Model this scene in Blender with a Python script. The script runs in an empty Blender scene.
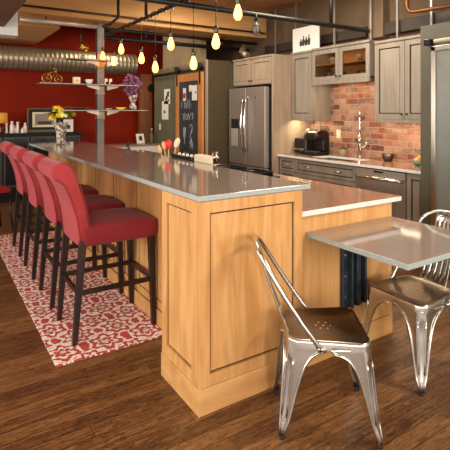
import bpy, bmesh, math, random
from mathutils import Vector, Matrix
random.seed(7)
PI = math.pi
SC = bpy.context.scene
COL = SC.collection

# ------------------------------------------------------------------ camera
CF, CV0, CYAW, CH = 457.2, 112.2, 0.571, 1.479
cam = bpy.data.cameras.new('camera'); camo = bpy.data.objects.new('camera', cam); COL.objects.link(camo)
camo.location = (0, 0, CH); camo.rotation_euler = (PI/2, 0, -CYAW)
cam.sensor_fit = 'HORIZONTAL'; cam.sensor_width = 36; cam.lens = CF/450*36
cam.shift_x = 0; cam.shift_y = (CV0-225)/450
cam.clip_start = .05
SC.camera = camo
SC.view_settings.view_transform = 'Standard'; SC.view_settings.look = 'None'
SC.view_settings.gamma = 1; SC.view_settings.use_curve_mapping = False
SC.view_settings.exposure = 0.25
Fv = (math.sin(CYAW), math.cos(CYAW)); Rv = (math.cos(CYAW), -math.sin(CYAW))
def at(u, v, X=None, Y=None, Z=None):
    k = (u-225)/CF
    d = (Fv[0]+k*Rv[0], Fv[1]+k*Rv[1], -(v-CV0)/CF)
    t = X/d[0] if X is not None else Y/d[1] if Y is not None else (Z-CH)/d[2]
    return Vector((t*d[0], t*d[1], CH+t*d[2]))

# ------------------------------------------------------------------ materials
def lin(c):
    return c/12.92 if c <= .04045 else ((c+.055)/1.055)**2.4
def rgb(h):
    if isinstance(h, str):
        h = h.lstrip('#'); return tuple(lin(int(h[i:i+2], 16)/255) for i in (0, 2, 4))+(1,)
    return tuple(h)+(1,)
class S:                       # tiny expression-to-node compiler
    nt = None
    def __init__(s, k): s.k = k
    def _b(a, b, op, r=False):
        n = S.nt.nodes.new('ShaderNodeMath'); n.operation = op
        x, y = (b, a) if r else (a, b)
        for i, q in enumerate((x, y)):
            if isinstance(q, S): S.nt.links.new(q.k, n.inputs[i])
            elif q is not None: n.inputs[i].default_value = q
        return S(n.outputs[0])
    def __add__(a, b): return a._b(b, 'ADD')
    __radd__ = __add__
    def __sub__(a, b): return a._b(b, 'SUBTRACT')
    def __rsub__(a, b): return a._b(b, 'SUBTRACT', True)
    def __mul__(a, b): return a._b(b, 'MULTIPLY')
    __rmul__ = __mul__
    def __truediv__(a, b): return a._b(b, 'DIVIDE')
    def __gt__(a, b): return a._b(b, 'GREATER_THAN')
    def __lt__(a, b): return a._b(b, 'LESS_THAN')
def fn(op, a, b=None): return a._b(b, op)
def mx(a, b): return fn('MAXIMUM', a, b)
def mn(a, b): return fn('MINIMUM', a, b)
def mat(name, color='#808080', rough=.5, metal=0, spec=.5, emit=None, estr=0, coat=0, trans=0, alpha=1, ior=None):
    m = bpy.data.materials.new(name); m.use_nodes = True
    b = m.node_tree.nodes['Principled BSDF']
    b.inputs['Base Color'].default_value = rgb(color); b.inputs['Roughness'].default_value = rough
    b.inputs['Metallic'].default_value = metal; b.inputs['Specular IOR Level'].default_value = spec
    b.inputs['Coat Weight'].default_value = coat; b.inputs['Coat Roughness'].default_value = .08
    b.inputs['Transmission Weight'].default_value = trans; b.inputs['Alpha'].default_value = alpha
    if ior: b.inputs['IOR'].default_value = ior
    if emit: b.inputs['Emission Color'].default_value = rgb(emit); b.inputs['Emission Strength'].default_value = estr
    return m
def nodes(m): 
    S.nt = m.node_tree; return m.node_tree, m.node_tree.nodes['Principled BSDF']
def new(nt, t, **kw):
    n = nt.nodes.new(t)
    for k, v in kw.items(): setattr(n, k, v)
    return n
def coords(nt, scale=(1,1,1), rot=(0,0,0)):
    c = new(nt, 'ShaderNodeTexCoord'); mp = new(nt, 'ShaderNodeMapping')
    mp.inputs['Scale'].default_value = scale; mp.inputs['Rotation'].default_value = rot
    nt.links.new(c.outputs['Object'], mp.inputs[0]); return mp.outputs[0]
def noise(nt, vec, scale, detail=4, rough=.55, dist=0):
    n = new(nt, 'ShaderNodeTexNoise'); n.inputs['Scale'].default_value = scale; n.inputs['Detail'].default_value = detail
    n.inputs['Roughness'].default_value = rough; n.inputs['Distortion'].default_value = dist
    nt.links.new(vec, n.inputs['Vector']); return n.outputs[0]
def ramp(nt, fac, stops):
    r = new(nt, 'ShaderNodeValToRGB'); e = r.color_ramp.elements
    while len(e) < len(stops): e.new(.5)
    for i, (p, c) in enumerate(stops): e[i].position = p; e[i].color = rgb(c)
    nt.links.new(fac, r.inputs[0]); return r.outputs[0]
def mix(nt, fac, a, b, mode='MIX'):
    n = new(nt, 'ShaderNodeMix'); n.data_type = 'RGBA'; n.blend_type = mode
    for s, q in ((n.inputs[0], fac), (n.inputs[6], a), (n.inputs[7], b)):
        if isinstance(q, (int, float)): s.default_value = q
        elif isinstance(q, (str, tuple)): s.default_value = rgb(q)
        else: nt.links.new(q, s)
    return n.outputs[2]
def bump(nt, b, h, strength=.2, dist=.01):
    n = new(nt, 'ShaderNodeBump'); n.inputs['Strength'].default_value = strength; n.inputs['Distance'].default_value = dist
    nt.links.new(h, n.inputs['Height']); nt.links.new(n.outputs[0], b.inputs['Normal'])
def mottled(name, c1, c2, scale=(6,6,6), rough=.6, metal=0, bmp=0, lo=.35, hi=.65, coat=0, detail=4, spec=.5, ns=1, dist=0):
    m = mat(name, c1, rough, metal, spec, coat=coat); nt, b = nodes(m)
    n = noise(nt, coords(nt, scale), ns, detail, dist=dist)
    nt.links.new(ramp(nt, n, [(lo, c1), (hi, c2)]), b.inputs['Base Color'])
    if bmp: bump(nt, b, n, bmp)
    return m
M = {}
M['maple'] = mottled('honey_maple', '#bd874b', '#d4a469', (9, 9, 1.1), .42, bmp=.02, detail=6, ns=1.4, dist=1.2)
M['maple_side'] = mottled('honey_maple_base', '#bd8850', '#d3a367', (2, 9, 12), .45, detail=6)
M['glaze'] = mat('dark_glaze', '#4a3018', .6)
M['quartz'] = mottled('grey_brown_quartz', '#8b7b72', '#93847b', (90, 90, 90), .09, detail=2, spec=.6, coat=.3)
M['quartz_edge'] = mottled('painted_lit_quartz_edge', '#98a3a1', '#a4aeab', (60, 60, 60), .35)  # quartz colour lightened to stand for light on the vertical edges
M['granite'] = mottled('brown_polished_granite', '#8c6650', '#a98068', (30, 30, 30), .10, detail=6, spec=.6, coat=.3)
M['granite_edge'] = mottled('painted_lit_granite_edge', '#d6d2ca', '#eeeae2', (40, 40, 40), .3)  # counter edge painted near white for the light falling on it
M['taupe'] = mottled('taupe_paint', '#857a6b', '#94897a', (16, 16, 2), .5, detail=5)
M['taupe_dark'] = mat('taupe_glaze_line', '#3b332b', .6)
M['taupe_light'] = mottled('pale_taupe_wood', '#94806a', '#a6927b', (14, 14, 1.5), .5, detail=5)
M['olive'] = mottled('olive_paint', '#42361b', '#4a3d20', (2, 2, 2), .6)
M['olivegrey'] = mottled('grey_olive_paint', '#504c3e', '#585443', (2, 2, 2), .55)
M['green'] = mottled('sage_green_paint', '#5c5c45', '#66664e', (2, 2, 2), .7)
M['redwall'] = mottled('brick_red_paint', '#7d1b02', '#8c2105', (1.5, 1.5, 1.5), .8, spec=.2)
M['beige'] = mottled('warm_plaster', '#8c7a60', '#a18c6d', (2, 2, 2), .8, bmp=.1)
M['plaster'] = mottled('rough_ceiling', '#7d5a36', '#b98a55', (2.2, 2.2, 2.2), .85, bmp=.4, detail=8, lo=.3, hi=.7)
M['beam'] = mottled('board_formed_beam', '#b88850', '#dca868', (1.2, 5, 9), .8, bmp=.3, detail=8, lo=.3, hi=.7)
M['concrete'] = mottled('brown_concrete', '#54432f', '#7b6549', (1.6, 1.6, 1.6), .85, bmp=.3, detail=8, lo=.3, hi=.7)
M['pale_wall'] = mat('off_white_wall', '#cfc8ba', .8)
M['espresso'] = mottled('espresso_wood', '#1b0f0b', '#2a1812', (8, 8, 2), .32)
M['black'] = mat('black_metal', '#171513', .45, .2)
M['blacksat'] = mat('black_plastic', '#151517', .25)
M['blackwood'] = mat('black_painted_wood', '#120d0a', .5, spec=.3)
M['blacksteel'] = mottled('black_steel', '#262d35', '#39434d', (20, 20, 20), .4, .3)
M['bolt'] = mat('zinc_bolt', '#b4b8ba', .3, 1)
M['chrome'] = mat('chrome', '#d5d2cc', .12, 1)
M['nickel'] = mat('brushed_nickel', '#a8a094', .28, 1)
M['pewter'] = mat('dark_pewter', '#5a5148', .35, 1)
M['steel'] = mottled('slate_stainless', '#958a80', '#a3988d', (60, 60, 1.5), .4, .55, detail=2)
M['steeldark'] = mat('dark_fridge_side', '#2a2725', .5, .3)
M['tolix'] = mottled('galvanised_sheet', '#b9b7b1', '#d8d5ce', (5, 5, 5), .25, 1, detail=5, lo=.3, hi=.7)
M['tolixseat'] = mottled('reflection_tinted_seat_sheet', '#7d6a57', '#94806a', (7, 7, 7), .3, 1, detail=5, lo=.3, hi=.7)  # galvanised sheet tinted brown to stand for the reflected room
M['rubber'] = mat('black_rubber', '#141414', .7)
M['galv'] = mottled('galvanised_duct', '#8f8470', '#b0a48c', (1, 8, 8), .38, .75)
M['silver'] = mat('silver_pipe', '#cfc5b2', .38, .5)
M['ductbrown'] = mottled('brown_duct', '#6e5035', '#5a4130', (4, 4, 4), .6)
M['ductdark'] = mottled('dark_brown_duct', '#2c2018', '#3a2a1e', (3, 3, 3), .6)
M['ductpale'] = mat('pale_duct_end', '#c8c8c4', .5, .2)
M['white'] = mat('white_paint', '#e8e4da', .5)
M['paper'] = mat('white_paper', '#ebe8e0', .7)
M['cream'] = mat('cream', '#e6d6b4', .5)
M['ink'] = mat('dark_ink', '#3a3534', .7)
M['chalk'] = mat('chalk', '#a5a6aa', .9)
M['chalkboard'] = mottled('chalkboard', '#26272c', '#3a3c44', (5, 5, 5), .7)
M['doorwood'] = mottled('orange_pine', '#b6743a', '#c98a4c', (9, 9, 1.4), .5)
M['postwood'] = mottled('dark_stained_post', '#6b3c1c', '#8c5528', (8, 8, 1.5), .6)
M['gold'] = mat('aged_gold_frame', '#6a5a42', .5, .4)
M['red'] = mat('bright_red_silicone', '#d51f16', .4)
M['spoonwood'] = mat('pale_wood_utensil', '#d7ab71', .6)
M['yellow'] = mat('yellow_petals', '#f2cf1a', .6)
M['yellowpale'] = mat('pale_yellow_petals', '#f3ecb0', .6)
M['orange'] = mat('orange_petals', '#d98a3a', .6)
M['leaf'] = mat('leaf_green', '#4c6a22', .6)
M['purple'] = mottled('purple_petals', '#6a3c5c', '#8a587a', (30, 30, 30), .8)
M['vase'] = mottled('patterned_vase_glaze', '#6b5850', '#c9bcae', (34, 34, 24), .25, lo=.45, hi=.55)
M['brass'] = mat('brass', '#b48a4a', .35, 1)
M['copper'] = mat('dull_copper', '#7a4a28', .5, .6)
M['yellowcollar'] = mat('yellow_collar', '#c98d1c', .5)
M['doordark'] = mat('worn_black_door', '#3a3836', .4)
M['teal'] = mat('teal_ceramic', '#4e8f84', .3)
M['tan'] = mat('tan_ceramic', '#9c8a5c', .4)
M['shade'] = mat('amber_lamp_shade', '#c08a3c', .7, emit='#c07a28', estr=.35)
M['redlac'] = mat('dark_red_ceramic', '#5a0f0a', .3)
M['clear'] = mat('clear_glass', '#ffffff', .02, trans=1, ior=1.45)
M['doorglass'] = mat('cabinet_glass', '#f4e4cc', .06, trans=1, ior=1.1)
M['frost'] = mottled('frosted_glass', '#6f7169', '#84867e', (1.5, 1.5, 1.5), .35)
M['bulb'] = mat('glowing_bulb', '#ffdca0', .3, emit='#ff9a36', estr=7)
M['filament'] = mat('filament', '#fff0c0', .3, emit='#ffe6a8', estr=30)
M['cabinside'] = mottled('lit_cabinet_inside', '#9c6a3a', '#b07c48', (3, 3, 9), .6)
M['greyshelf'] = mat('grey_steel_shelf', '#9c938c', .35, .6)
M['column'] = mottled('steel_column', '#6d625a', '#857a70', (3, 3, 1), .4, .6)
M['persian'] = mottled('faded_patterned_rug', '#9c9078', '#5a5240', (7, 7, 7), .95, lo=.45, hi=.55)
M['cushred'] = mat('red_cushion', '#9c1a18', .8)

def fabric(name, c1, c2):
    m = mat(name, c1, .85); nt, b = nodes(m)
    b.inputs['Sheen Weight'].default_value = .12; b.inputs['Specular IOR Level'].default_value = .25; b.inputs['Sheen Roughness'].default_value = .5
    n = noise(nt, coords(nt, (5, 5, 5)), 1, 3)
    nt.links.new(ramp(nt, n, [(.3, c1), (.7, c2)]), b.inputs['Base Color'])
    w = noise(nt, coords(nt), 350, 2); bump(nt, b, w, .25, .002); return m
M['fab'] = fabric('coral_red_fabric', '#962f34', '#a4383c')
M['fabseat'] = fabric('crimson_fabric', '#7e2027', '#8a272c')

def floor_mat():
    m = mat('oak_floor', '#6b4426', .33); nt, b = nodes(m)
    c = new(nt, 'ShaderNodeTexCoord'); sp = new(nt, 'ShaderNodeSeparateXYZ'); nt.links.new(c.outputs['Object'], sp.inputs[0])
    x, y = S(sp.outputs[0]), S(sp.outputs[1])
    W = .083
    row = fn('FLOOR', y/W)
    wn = new(nt, 'ShaderNodeTexWhiteNoise', noise_dimensions='1D'); nt.links.new(row.k, wn.inputs['W'])
    xo = x + S(wn.outputs[0])*5.0
    seg = fn('FLOOR', xo/1.15)
    wn2 = new(nt, 'ShaderNodeTexWhiteNoise', noise_dimensions='1D'); nt.links.new((row*17.3+seg*3.7).k, wn2.inputs['W'])
    r = S(wn2.outputs[0])
    cb = new(nt, 'ShaderNodeCombineXYZ')
    nt.links.new((xo*1.6+r*40).k, cb.inputs[0]); nt.links.new((y*16+r*13).k, cb.inputs[1]); nt.links.new((r*9).k, cb.inputs[2])
    g = noise(nt, cb.outputs[0], 1.2, 6, .6, 1.6)
    cb2 = new(nt, 'ShaderNodeCombineXYZ')
    nt.links.new((xo*5).k, cb2.inputs[0]); nt.links.new((y*120+r*31).k, cb2.inputs[1])
    g2 = noise(nt, cb2.outputs[0], 1, 4, .6, .4)
    # cathedral grain: bands of the stretched noise
    bands = fn('SINE', S(g)*34)*.5+.5
    cb3 = new(nt, 'ShaderNodeCombineXYZ'); nt.links.new((xo*3+r*7).k, cb3.inputs[0]); nt.links.new((y*34+r*11).k, cb3.inputs[1])
    g3 = noise(nt, cb3.outputs[0], 1, 5, .65, 2.2)
    pores = fn('POWER', fn('ABSOLUTE', fn('SINE', S(g3)*22)), 5)
    tone = S(g)*.34+r*.15+S(g2)*.42+bands*.10+.12-pores*.24
    colr = ramp(nt, tone.k, [(.26, '#23140b'), (.42, '#472c17'), (.56, '#6e4827'), (.74, '#92683e')])
    fy = fn('FRACT', y/W); fx = fn('FRACT', xo/1.15)
    gap = mx(mx(fy < .022, fy > .985), fx < .002)
    nt.links.new(mix(nt, gap.k, colr, '#24150b'), b.inputs['Base Color'])
    nt.links.new((S(g2)*.25+.26).k, b.inputs['Roughness'])
    bump(nt, b, (S(g2)*.4+gap*-1).k, .12, .003)
    return m
M['floor'] = floor_mat()

def brick_mat():
    m = mat('old_brick', '#a0583a', .85); nt, b = nodes(m)
    c = new(nt, 'ShaderNodeTexCoord'); sp = new(nt, 'ShaderNodeSeparateXYZ'); nt.links.new(c.outputs['Object'], sp.inputs[0])
    y, z = S(sp.outputs[1]), S(sp.outputs[2])
    nz = noise(nt, c.outputs['Object'], 9, 3)
    z2 = z + (S(nz)-.5)*.024; y2 = y + (S(nz)-.5)*.03
    bh, bw = .072, .20
    row = fn('FLOOR', z2/bh)
    ys = y2/bw + fn('FRACT', row*.5)
    wnr = new(nt, 'ShaderNodeTexWhiteNoise', noise_dimensions='1D'); nt.links.new(row.k, wnr.inputs['W'])
    ys = ys + S(wnr.outputs[0])*.25
    cell = fn('FLOOR', ys)
    wn = new(nt, 'ShaderNodeTexWhiteNoise', noise_dimensions='1D'); nt.links.new((row*13.1+cell*7.77).k, wn.inputs['W'])
    fy = fn('FRACT', ys); fz = fn('FRACT', z2/bh)
    ed = mn(mn(fy, 1-fy)*bw, mn(fz, 1-fz)*bh)
    mortar = ed < .0055
    n2 = noise(nt, c.outputs['Object'], 30, 5)
    t = S(wn.outputs[0])*.95+S(n2)*.5-.22
    bc = ramp(nt, t.k, [(.02, '#3e2c26'), (.2, '#6e4232'), (.4, '#8f5238'), (.58, '#a0644a'), (.78, '#b08468'), (.97, '#7d6058')])
    n3 = noise(nt, c.outputs['Object'], 5, 5)
    bc = mix(nt, fn('MULTIPLY', mx(mn((S(n3)-.46)*5, 1), 0), .7).k, bc, '#bd9c84')
    nt.links.new(mix(nt, mortar.k, bc, '#a98a72'), b.inputs['Base Color'])
    bump(nt, b, (mn(ed*100, 1)+S(n2)*.4).k, .5, .01)
    return m
M['brick'] = brick_mat()

def rug_mat():
    m = mat('damask_rug', '#b83a34', .95); nt, b = nodes(m)
    c = new(nt, 'ShaderNodeTexCoord'); sp = new(nt, 'ShaderNodeSeparateXYZ'); nt.links.new(c.outputs['Object'], sp.inputs[0])
    n1 = noise(nt, c.outputs['Object'], 16, 3); n2 = noise(nt, coords(nt, (1,1,1), (0,0,1.3)), 17, 3)
    x = S(sp.outputs[0])+(S(n1)-.5)*.05; y = S(sp.outputs[1])+(S(n2)-.5)*.05
    a, bb = .27, .34
    def med(ox, oy, k):
        px = (fn('FRACT', x/a+ox)-.5)*a; py = (fn('FRACT', y/bb+oy)-.5)*bb
        r = fn('SQRT', px*px+py*py); th = fn('ARCTAN2', py, px)
        petal = fn('COSINE', th*k)
        rings = fn('SINE', r*135+petal*1.5)
        fl = rings+petal*fn('SINE', r*80)*.9
        return fl, r
    f1, r1 = med(.5, .5, 8); f2, r2 = med(0, 0, 6)
    n = new(nt, 'ShaderNodeMix'); n.data_type = 'FLOAT'
    nt.links.new((r1 < r2).k, n.inputs[0]); nt.links.new(f2.k, n.inputs[2]); nt.links.new(f1.k, n.inputs[3])
    v = S(n.outputs[0])
    n3 = noise(nt, c.outputs['Object'], 42, 3, .6, 1.5); v = v+(S(n3)-.5)*3.2
    red = ramp(nt, n1, [(.3, '#b03a34'), (.7, '#bf4840')])
    dark = fn('ABSOLUTE', v-.02) < .17
    colr = mix(nt, (v > .18).k, red, '#ead9cc')
    colr = mix(nt, (dark*.85).k, colr, '#5c2c34')
    nt.links.new(colr, b.inputs['Base Color'])
    w = noise(nt, c.outputs['Object'], 400, 2); bump(nt, b, w, .4, .003)
    return m
M['rug'] = rug_mat()

# ------------------------------------------------------------------ mesh helpers
def box(bm, x0, x1, y0, y1, z0, z1, mi=0):
    vs = [bm.verts.new((x, y, z)) for x in (x0, x1) for y in (y0, y1) for z in (z0, z1)]
    for q in ((0,1,3,2), (4,6,7,5), (0,4,5,1), (2,3,7,6), (0,2,6,4), (1,5,7,3)):
        f = bm.faces.new([vs[i] for i in q]); f.material_index = mi
    return vs
def basis(d):
    d = d.normalized(); u = Vector((0,0,1)) if abs(d.z) < .9 else Vector((1,0,0))
    a = d.cross(u).normalized(); return a, d.cross(a).normalized()
def tube(bm, pts, r, n=10, mi=0, cap=True, closed=False):
    pts = [Vector(p) for p in pts]; rs = r if isinstance(r, (list, tuple)) else [r]*len(pts)
    rings = []; a0 = None
    for i, p in enumerate(pts):
        if closed: d = pts[(i+1) % len(pts)]-pts[i-1]
        else: d = pts[min(i+1, len(pts)-1)]-pts[max(i-1, 0)]
        d.normalize()
        if a0 is None: a, b2 = basis(d)
        else:
            a = (a0-d*a0.dot(d)).normalized(); b2 = d.cross(a).normalized()
        a0 = a
        rings.append([bm.verts.new(p+(a*math.cos(2*PI*k/n)+b2*math.sin(2*PI*k/n))*rs[i]) for k in range(n)])
    m = len(rings)
    for i in range(m if closed else m-1):
        A, B = rings[i], rings[(i+1) % m]
        for k in range(n):
            f = bm.faces.new((A[k], A[(k+1) % n], B[(k+1) % n], B[k])); f.material_index = mi; f.smooth = True
    if cap and not closed:
        for R_ in (rings[0][::-1], rings[-1]):
            f = bm.faces.new(R_); f.material_index = mi
def lathe(bm, prof, c=(0,0,0), n=24, mi=0, cap=True):
    rings = []
    for r, z in prof:
        rings.append([bm.verts.new((c[0]+r*math.cos(2*PI*k/n), c[1]+r*math.sin(2*PI*k/n), c[2]+z)) for k in range(n)])
    for A, B in zip(rings, rings[1:]):
        for k in range(n):
            f = bm.faces.new((A[k], A[(k+1) % n], B[(k+1) % n], B[k])); f.material_index = mi; f.smooth = True
    if cap:
        for R_ in (rings[0][::-1], rings[-1]):
            f = bm.faces.new(R_); f.material_index = mi
def prism(bm, poly, h, axis='z', base=0, mi=0):   # poly in the plane perpendicular to axis
    def P(a, b, c): return {'z': (a, b, c), 'x': (c, a, b), 'y': (a, c, b)}[axis]
    A = [bm.verts.new(P(a, b, base)) for a, b in poly]; B = [bm.verts.new(P(a, b, base+h)) for a, b in poly]
    for F_ in (A[::-1], B): bm.faces.new(F_).material_index = mi
    for k in range(len(poly)):
        j = (k+1) % len(poly); bm.faces.new((A[k], A[j], B[j], B[k])).material_index = mi
def sph(bm, c, r, n=10, sc=(1,1,1), mi=0):
    rr = bmesh.ops.create_icosphere(bm, subdivisions=2 if n > 8 else 1, radius=r, matrix=Matrix.Translation(c) @ Matrix.Diagonal((*sc, 1)))
    fs = {f for v in rr['verts'] for f in v.link_faces}
    for f in fs: f.smooth = True; f.material_index = mi
def link(name, bm, mats, parent=None, bevel=0, seg=2, sub=0, solid=0, loc=None, smooth=False):
    bmesh.ops.recalc_face_normals(bm, faces=bm.faces)
    me = bpy.data.meshes.new(name)
    bm.to_mesh(me); bm.free()
    if not isinstance(mats, (list, tuple)): mats = [mats]
    for q in mats: me.materials.append(q)
    if smooth:
        for p in me.polygons: p.use_smooth = True
    o = bpy.data.objects.new(name, me); COL.objects.link(o)
    if parent: o.parent = parent
    if loc: o.location = loc
    if solid:
        md = o.modifiers.new('solid', 'SOLIDIFY'); md.thickness = solid; md.offset = 0
    if bevel:
        md = o.modifiers.new('bevel', 'BEVEL'); md.width = bevel; md.segments = seg; md.limit_method = 'ANGLE'
    if sub:
        md = o.modifiers.new('sub', 'SUBSURF'); md.levels = sub; md.render_levels = sub
    return o
def B(): return bmesh.new()
def thing(name, label, cat, loc=(0,0,0), rz=0, group=None):
    o = bpy.data.objects.new(name, None); COL.objects.link(o); o.empty_display_size = .1
    o.location = loc; o.rotation_euler = (0, 0, rz); o['label'] = label; o['category'] = cat
    if group: o['group'] = group
    return o
def tag(o, label, cat, group=None):
    o['label'] = label; o['category'] = cat
    if group: o['group'] = group
    return o
def struct(o): o['kind'] = 'structure'; return o
def sbox(name, d, m, bevel=0):
    b = B(); box(b, *d); return struct(link(name, b, m, bevel=bevel))
def bx(name, d, m, parent=None, bevel=0):
    b = B(); box(b, *d); return link(name, b, m, parent, bevel=bevel)
def tag_box(name, d, m, label, cat, bevel=0, group=None): return tag(bx(name, d, m, None, bevel), label, cat, group)
def tag_tube(name, pts, r, m, label, cat, group=None, n=10):
    b = B(); tube(b, pts, r, n); return tag(link(name, b, m), label, cat, group)
def copy_tree(o, parent=None):
    c = o.copy(); COL.objects.link(c)
    if parent: c.parent = parent
    for ch in [q for q in bpy.data.objects if q.parent == o]: copy_tree(ch, c)
    return c

# ------------------------------------------------------------------ setting
XW, YR, ZC = 4.56, 8.6, 3.05
sbox('floor', (-3.3, XW+.1, -3.3, YR+.1, -.05, 0), M['floor'])
sbox('ceiling', (-3.3, XW+.1, -3.3, YR+.1, ZC, ZC+.1), M['plaster'])
sbox('wall_back', (-3.3, XW+.1, YR, YR+.1, 0, ZC), M['redwall'])
sbox('wall_right', (XW, XW+.1, 2.0, 5.9, 0, 2.36), M['brick'])
sbox('wall_right_upper', (XW, XW+.1, -3.3, YR, 2.36, ZC), M['concrete'])
sbox('wall_right_near', (XW, XW+.1, -3.3, 2.0, 0, 2.36), M['pale_wall'])
sbox('wall_right_far', (XW, XW+.1, 5.9, YR, 0, 2.36), M['pale_wall'])
# wall to the left and wall behind the camera, each with windows
def window_wall(name, axis, pos, a0, a1, wins, n0):
    b = B(); z0, z1 = .9, 2.5
    def bb(p, q, za, zb, t0=pos-.05, t1=pos+.05):
        if axis == 'x': box(b, t0, t1, p, q, za, zb)
        else: box(b, p, q, t0, t1, za, zb)
    bb(a0, a1, 0, z0); bb(a0, a1, z1, ZC)
    e = [a0]+[w for p in wins for w in p]+[a1]
    for i in range(0, len(e), 2): bb(e[i], e[i+1], z0, z1)
    struct(link(name, b, M['pale_wall']))
    for i, (p, q) in enumerate(wins):
        b = B()
        for (s, t, za, zb) in ((p, p+.05, z0, z1), (q-.05, q, z0, z1), (p, q, z0, z0+.05), (p, q, z1-.05, z1), ((p+q)/2-.02, (p+q)/2+.02, z0, z1), (p, q, 1.68, 1.72)):
            if axis == 'x': box(b, pos-.03, pos+.03, s, t, za, zb)
            else: box(b, s, t, pos-.03, pos+.03, za, zb)
        struct(link('window_%d' % (n0+i), b, M['blackwood']))
window_wall('wall_left', 'x', -3.3, -3.3, YR, [(-2.2, .2), (1.0, 3.4), (4.4, 6.8)], 1)
window_wall('wall_front', 'y', -3.3, -3.3, XW, [(-2.6, -.2), (.8, 3.6)], 4)
# beam
sbox('trim_1', (-3.2, XW, 5.85, 6.35, 2.67, ZC), M['beam'], .01)
sbox('trim_2', (XW-.12, XW, 3.50, 3.72, 2.36, ZC), M['concrete'], .01)      # pilaster above the glass cabinet
# dropped soffit at the far left
sbox('trim_3', (-3.2, 1.53, 6.7, YR, 2.66, 2.78), M['beam'])
# closet volume
b = B(); box(b, 3.45, XW, 5.87, 7.77, 0, 2.24)
b2 = struct(link('wall_closet', b, [M['green']]))
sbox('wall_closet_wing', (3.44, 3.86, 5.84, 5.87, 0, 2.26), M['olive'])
sbox('trim_4', (3.425, 3.45, 5.835, 5.885, 0, 2.26), M['taupe_light'])
sbox('wall_closet_upper', (3.62, 3.72, 6.35, 7.77, 2.24, ZC), M['beige'])
sbox('trim_5', (3.42, 3.45, 5.9, 7.77, 2.16, 2.24), M['galv'])

# pantry wall at the right
PY1 = 2.645
sbox('wall_pantry', (3.9, XW, .2, PY1, 0, 2.29), M['olivegrey'], .003)
t = thing('sliding_door', 'pale frosted sliding door with steel frame hung on the olive wall', 'door', (3.86, 1.95, 0))
y0, y1 = 2.50-1.95, 1.2-1.95
bm_ = B()
for d in ((-.02, .02, y0-.045, y0, .03, 2.08), (-.02, .02, y1, y1+.045, .03, 2.08), (-.02, .02, y1, y0, 2.035, 2.08), (-.02, .02, y1, y0, .03, .1)): box(bm_, *d)
link('door_frame', bm_, M['nickel'], t, .004)
bx('glass_panel', (-.008, .008, y1+.045, y0-.045, .1, 2.035), M['frost'], t)
t = thing('door_rail', 'brushed steel rail with black end bracket above the frosted door', 'rail', (3.84, 2.0, 2.12))
bm_ = B(); tube(bm_, [(0, .46, 0), (0, -.9, 0)], .022, 16); link('rail', bm_, M['silver'], t)
bm_ = B(); box(bm_, -.02, .058, .50, .56, -.03, .03); link('bracket', bm_, M['blacksat'], t, .006)

# ------------------------------------------------------------------ island
X0, Y0, X1, YE = 1.094, 1.934, 1.76, 6.45
def framed_panel(parent, name, axis, pos, a0, a1, z0, z1, depth, fr, m, gm, out=-1, ins=.014, gw=None):
    """frame-and-recess front: axis 'x' -> plane X=pos running in Y; out = side the face looks to"""
    b = B()
    def bb(a, c, za, zb, d0, d1, mi=0):
        lo, hi = sorted((pos+out*d0, pos+out*d1))
        if axis == 'x': box(b, lo, hi, a, c, za, zb, mi)
        else: box(b, a, c, lo, hi, za, zb, mi)
    t_ = depth
    bb(a0, a0+fr, z0, z1, 0, t_); bb(a1-fr, a1, z0, z1, 0, t_)
    bb(a0+fr, a1-fr, z1-fr, z1, 0, t_); bb(a0+fr, a1-fr, z0, z0+fr, 0, t_)
    bb(a0+fr, a1-fr, z0+fr, z1-fr, 0, t_-ins, 1)               # glazed groove level
    g = gw or (.010 if fr > .055 else .006)
    bb(a0+fr+g, a1-fr-g, z0+fr+g, z1-fr-g, 0, t_-ins+.004, 0)  # panel
    return link(name, b, [m, gm], parent)
isl = thing('bar_cabinet', 'honey maple end cabinet of the bar with large framed panel facing the camera', 'cabinet', (0, 0, 0))
b = B(); box(b, X0+.02, X1, Y0+.02, 2.36, 0, 1.04); link('end_body', b, M['maple'], isl)
lng = thing('bar_back_cabinet', 'long row of maple panels under the bar behind the stools', 'cabinet', (0, 0, 0))
b = B(); box(b, 1.34, X1, 2.362, YE, 0, 1.04); link('body', b, M['maple'], lng)
framed_panel(isl, 'end_panel', 'y', Y0+.02, X0+.002, X1, .13, 1.04, .02, .058, M['maple'], M['glaze'])
framed_panel(isl, 'side_panel', 'x', X0+.02, Y0+.0205, 2.36, .13, 1.04, .02, .06, M['maple'], M['glaze'])
b = B()
prism(b, [(X0-.006, Y0-.006), (X1, Y0-.006), (X1, Y0+.019), (X0+.019, Y0+.019), (X0+.019, 2.362), (X0-.006, 2.362)], .128, 'z', 0)
link('baseboard', b, M['maple_side'], isl, .003)
gy = [2.80, 3.33, 3.85, 4.37, 4.90, 5.43, 5.95, 6.45]
ya = 2.36
for q in gy:
    bx('groove_strip', (1.327, 1.342, q-.007, q+.007, .112, 1.04), M['glaze'], lng)
    framed_panel(lng, 'back_panel', 'x', 1.34, ya+.008, q-.008, .12, 1.04, .014, .05, M['maple'], M['glaze'], ins=.009); ya = q
b = B(); box(b, 1.318, 1.34, 2.366, YE, 0, .11); link('baseboard', b, M['maple_side'], lng, .003)

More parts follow.
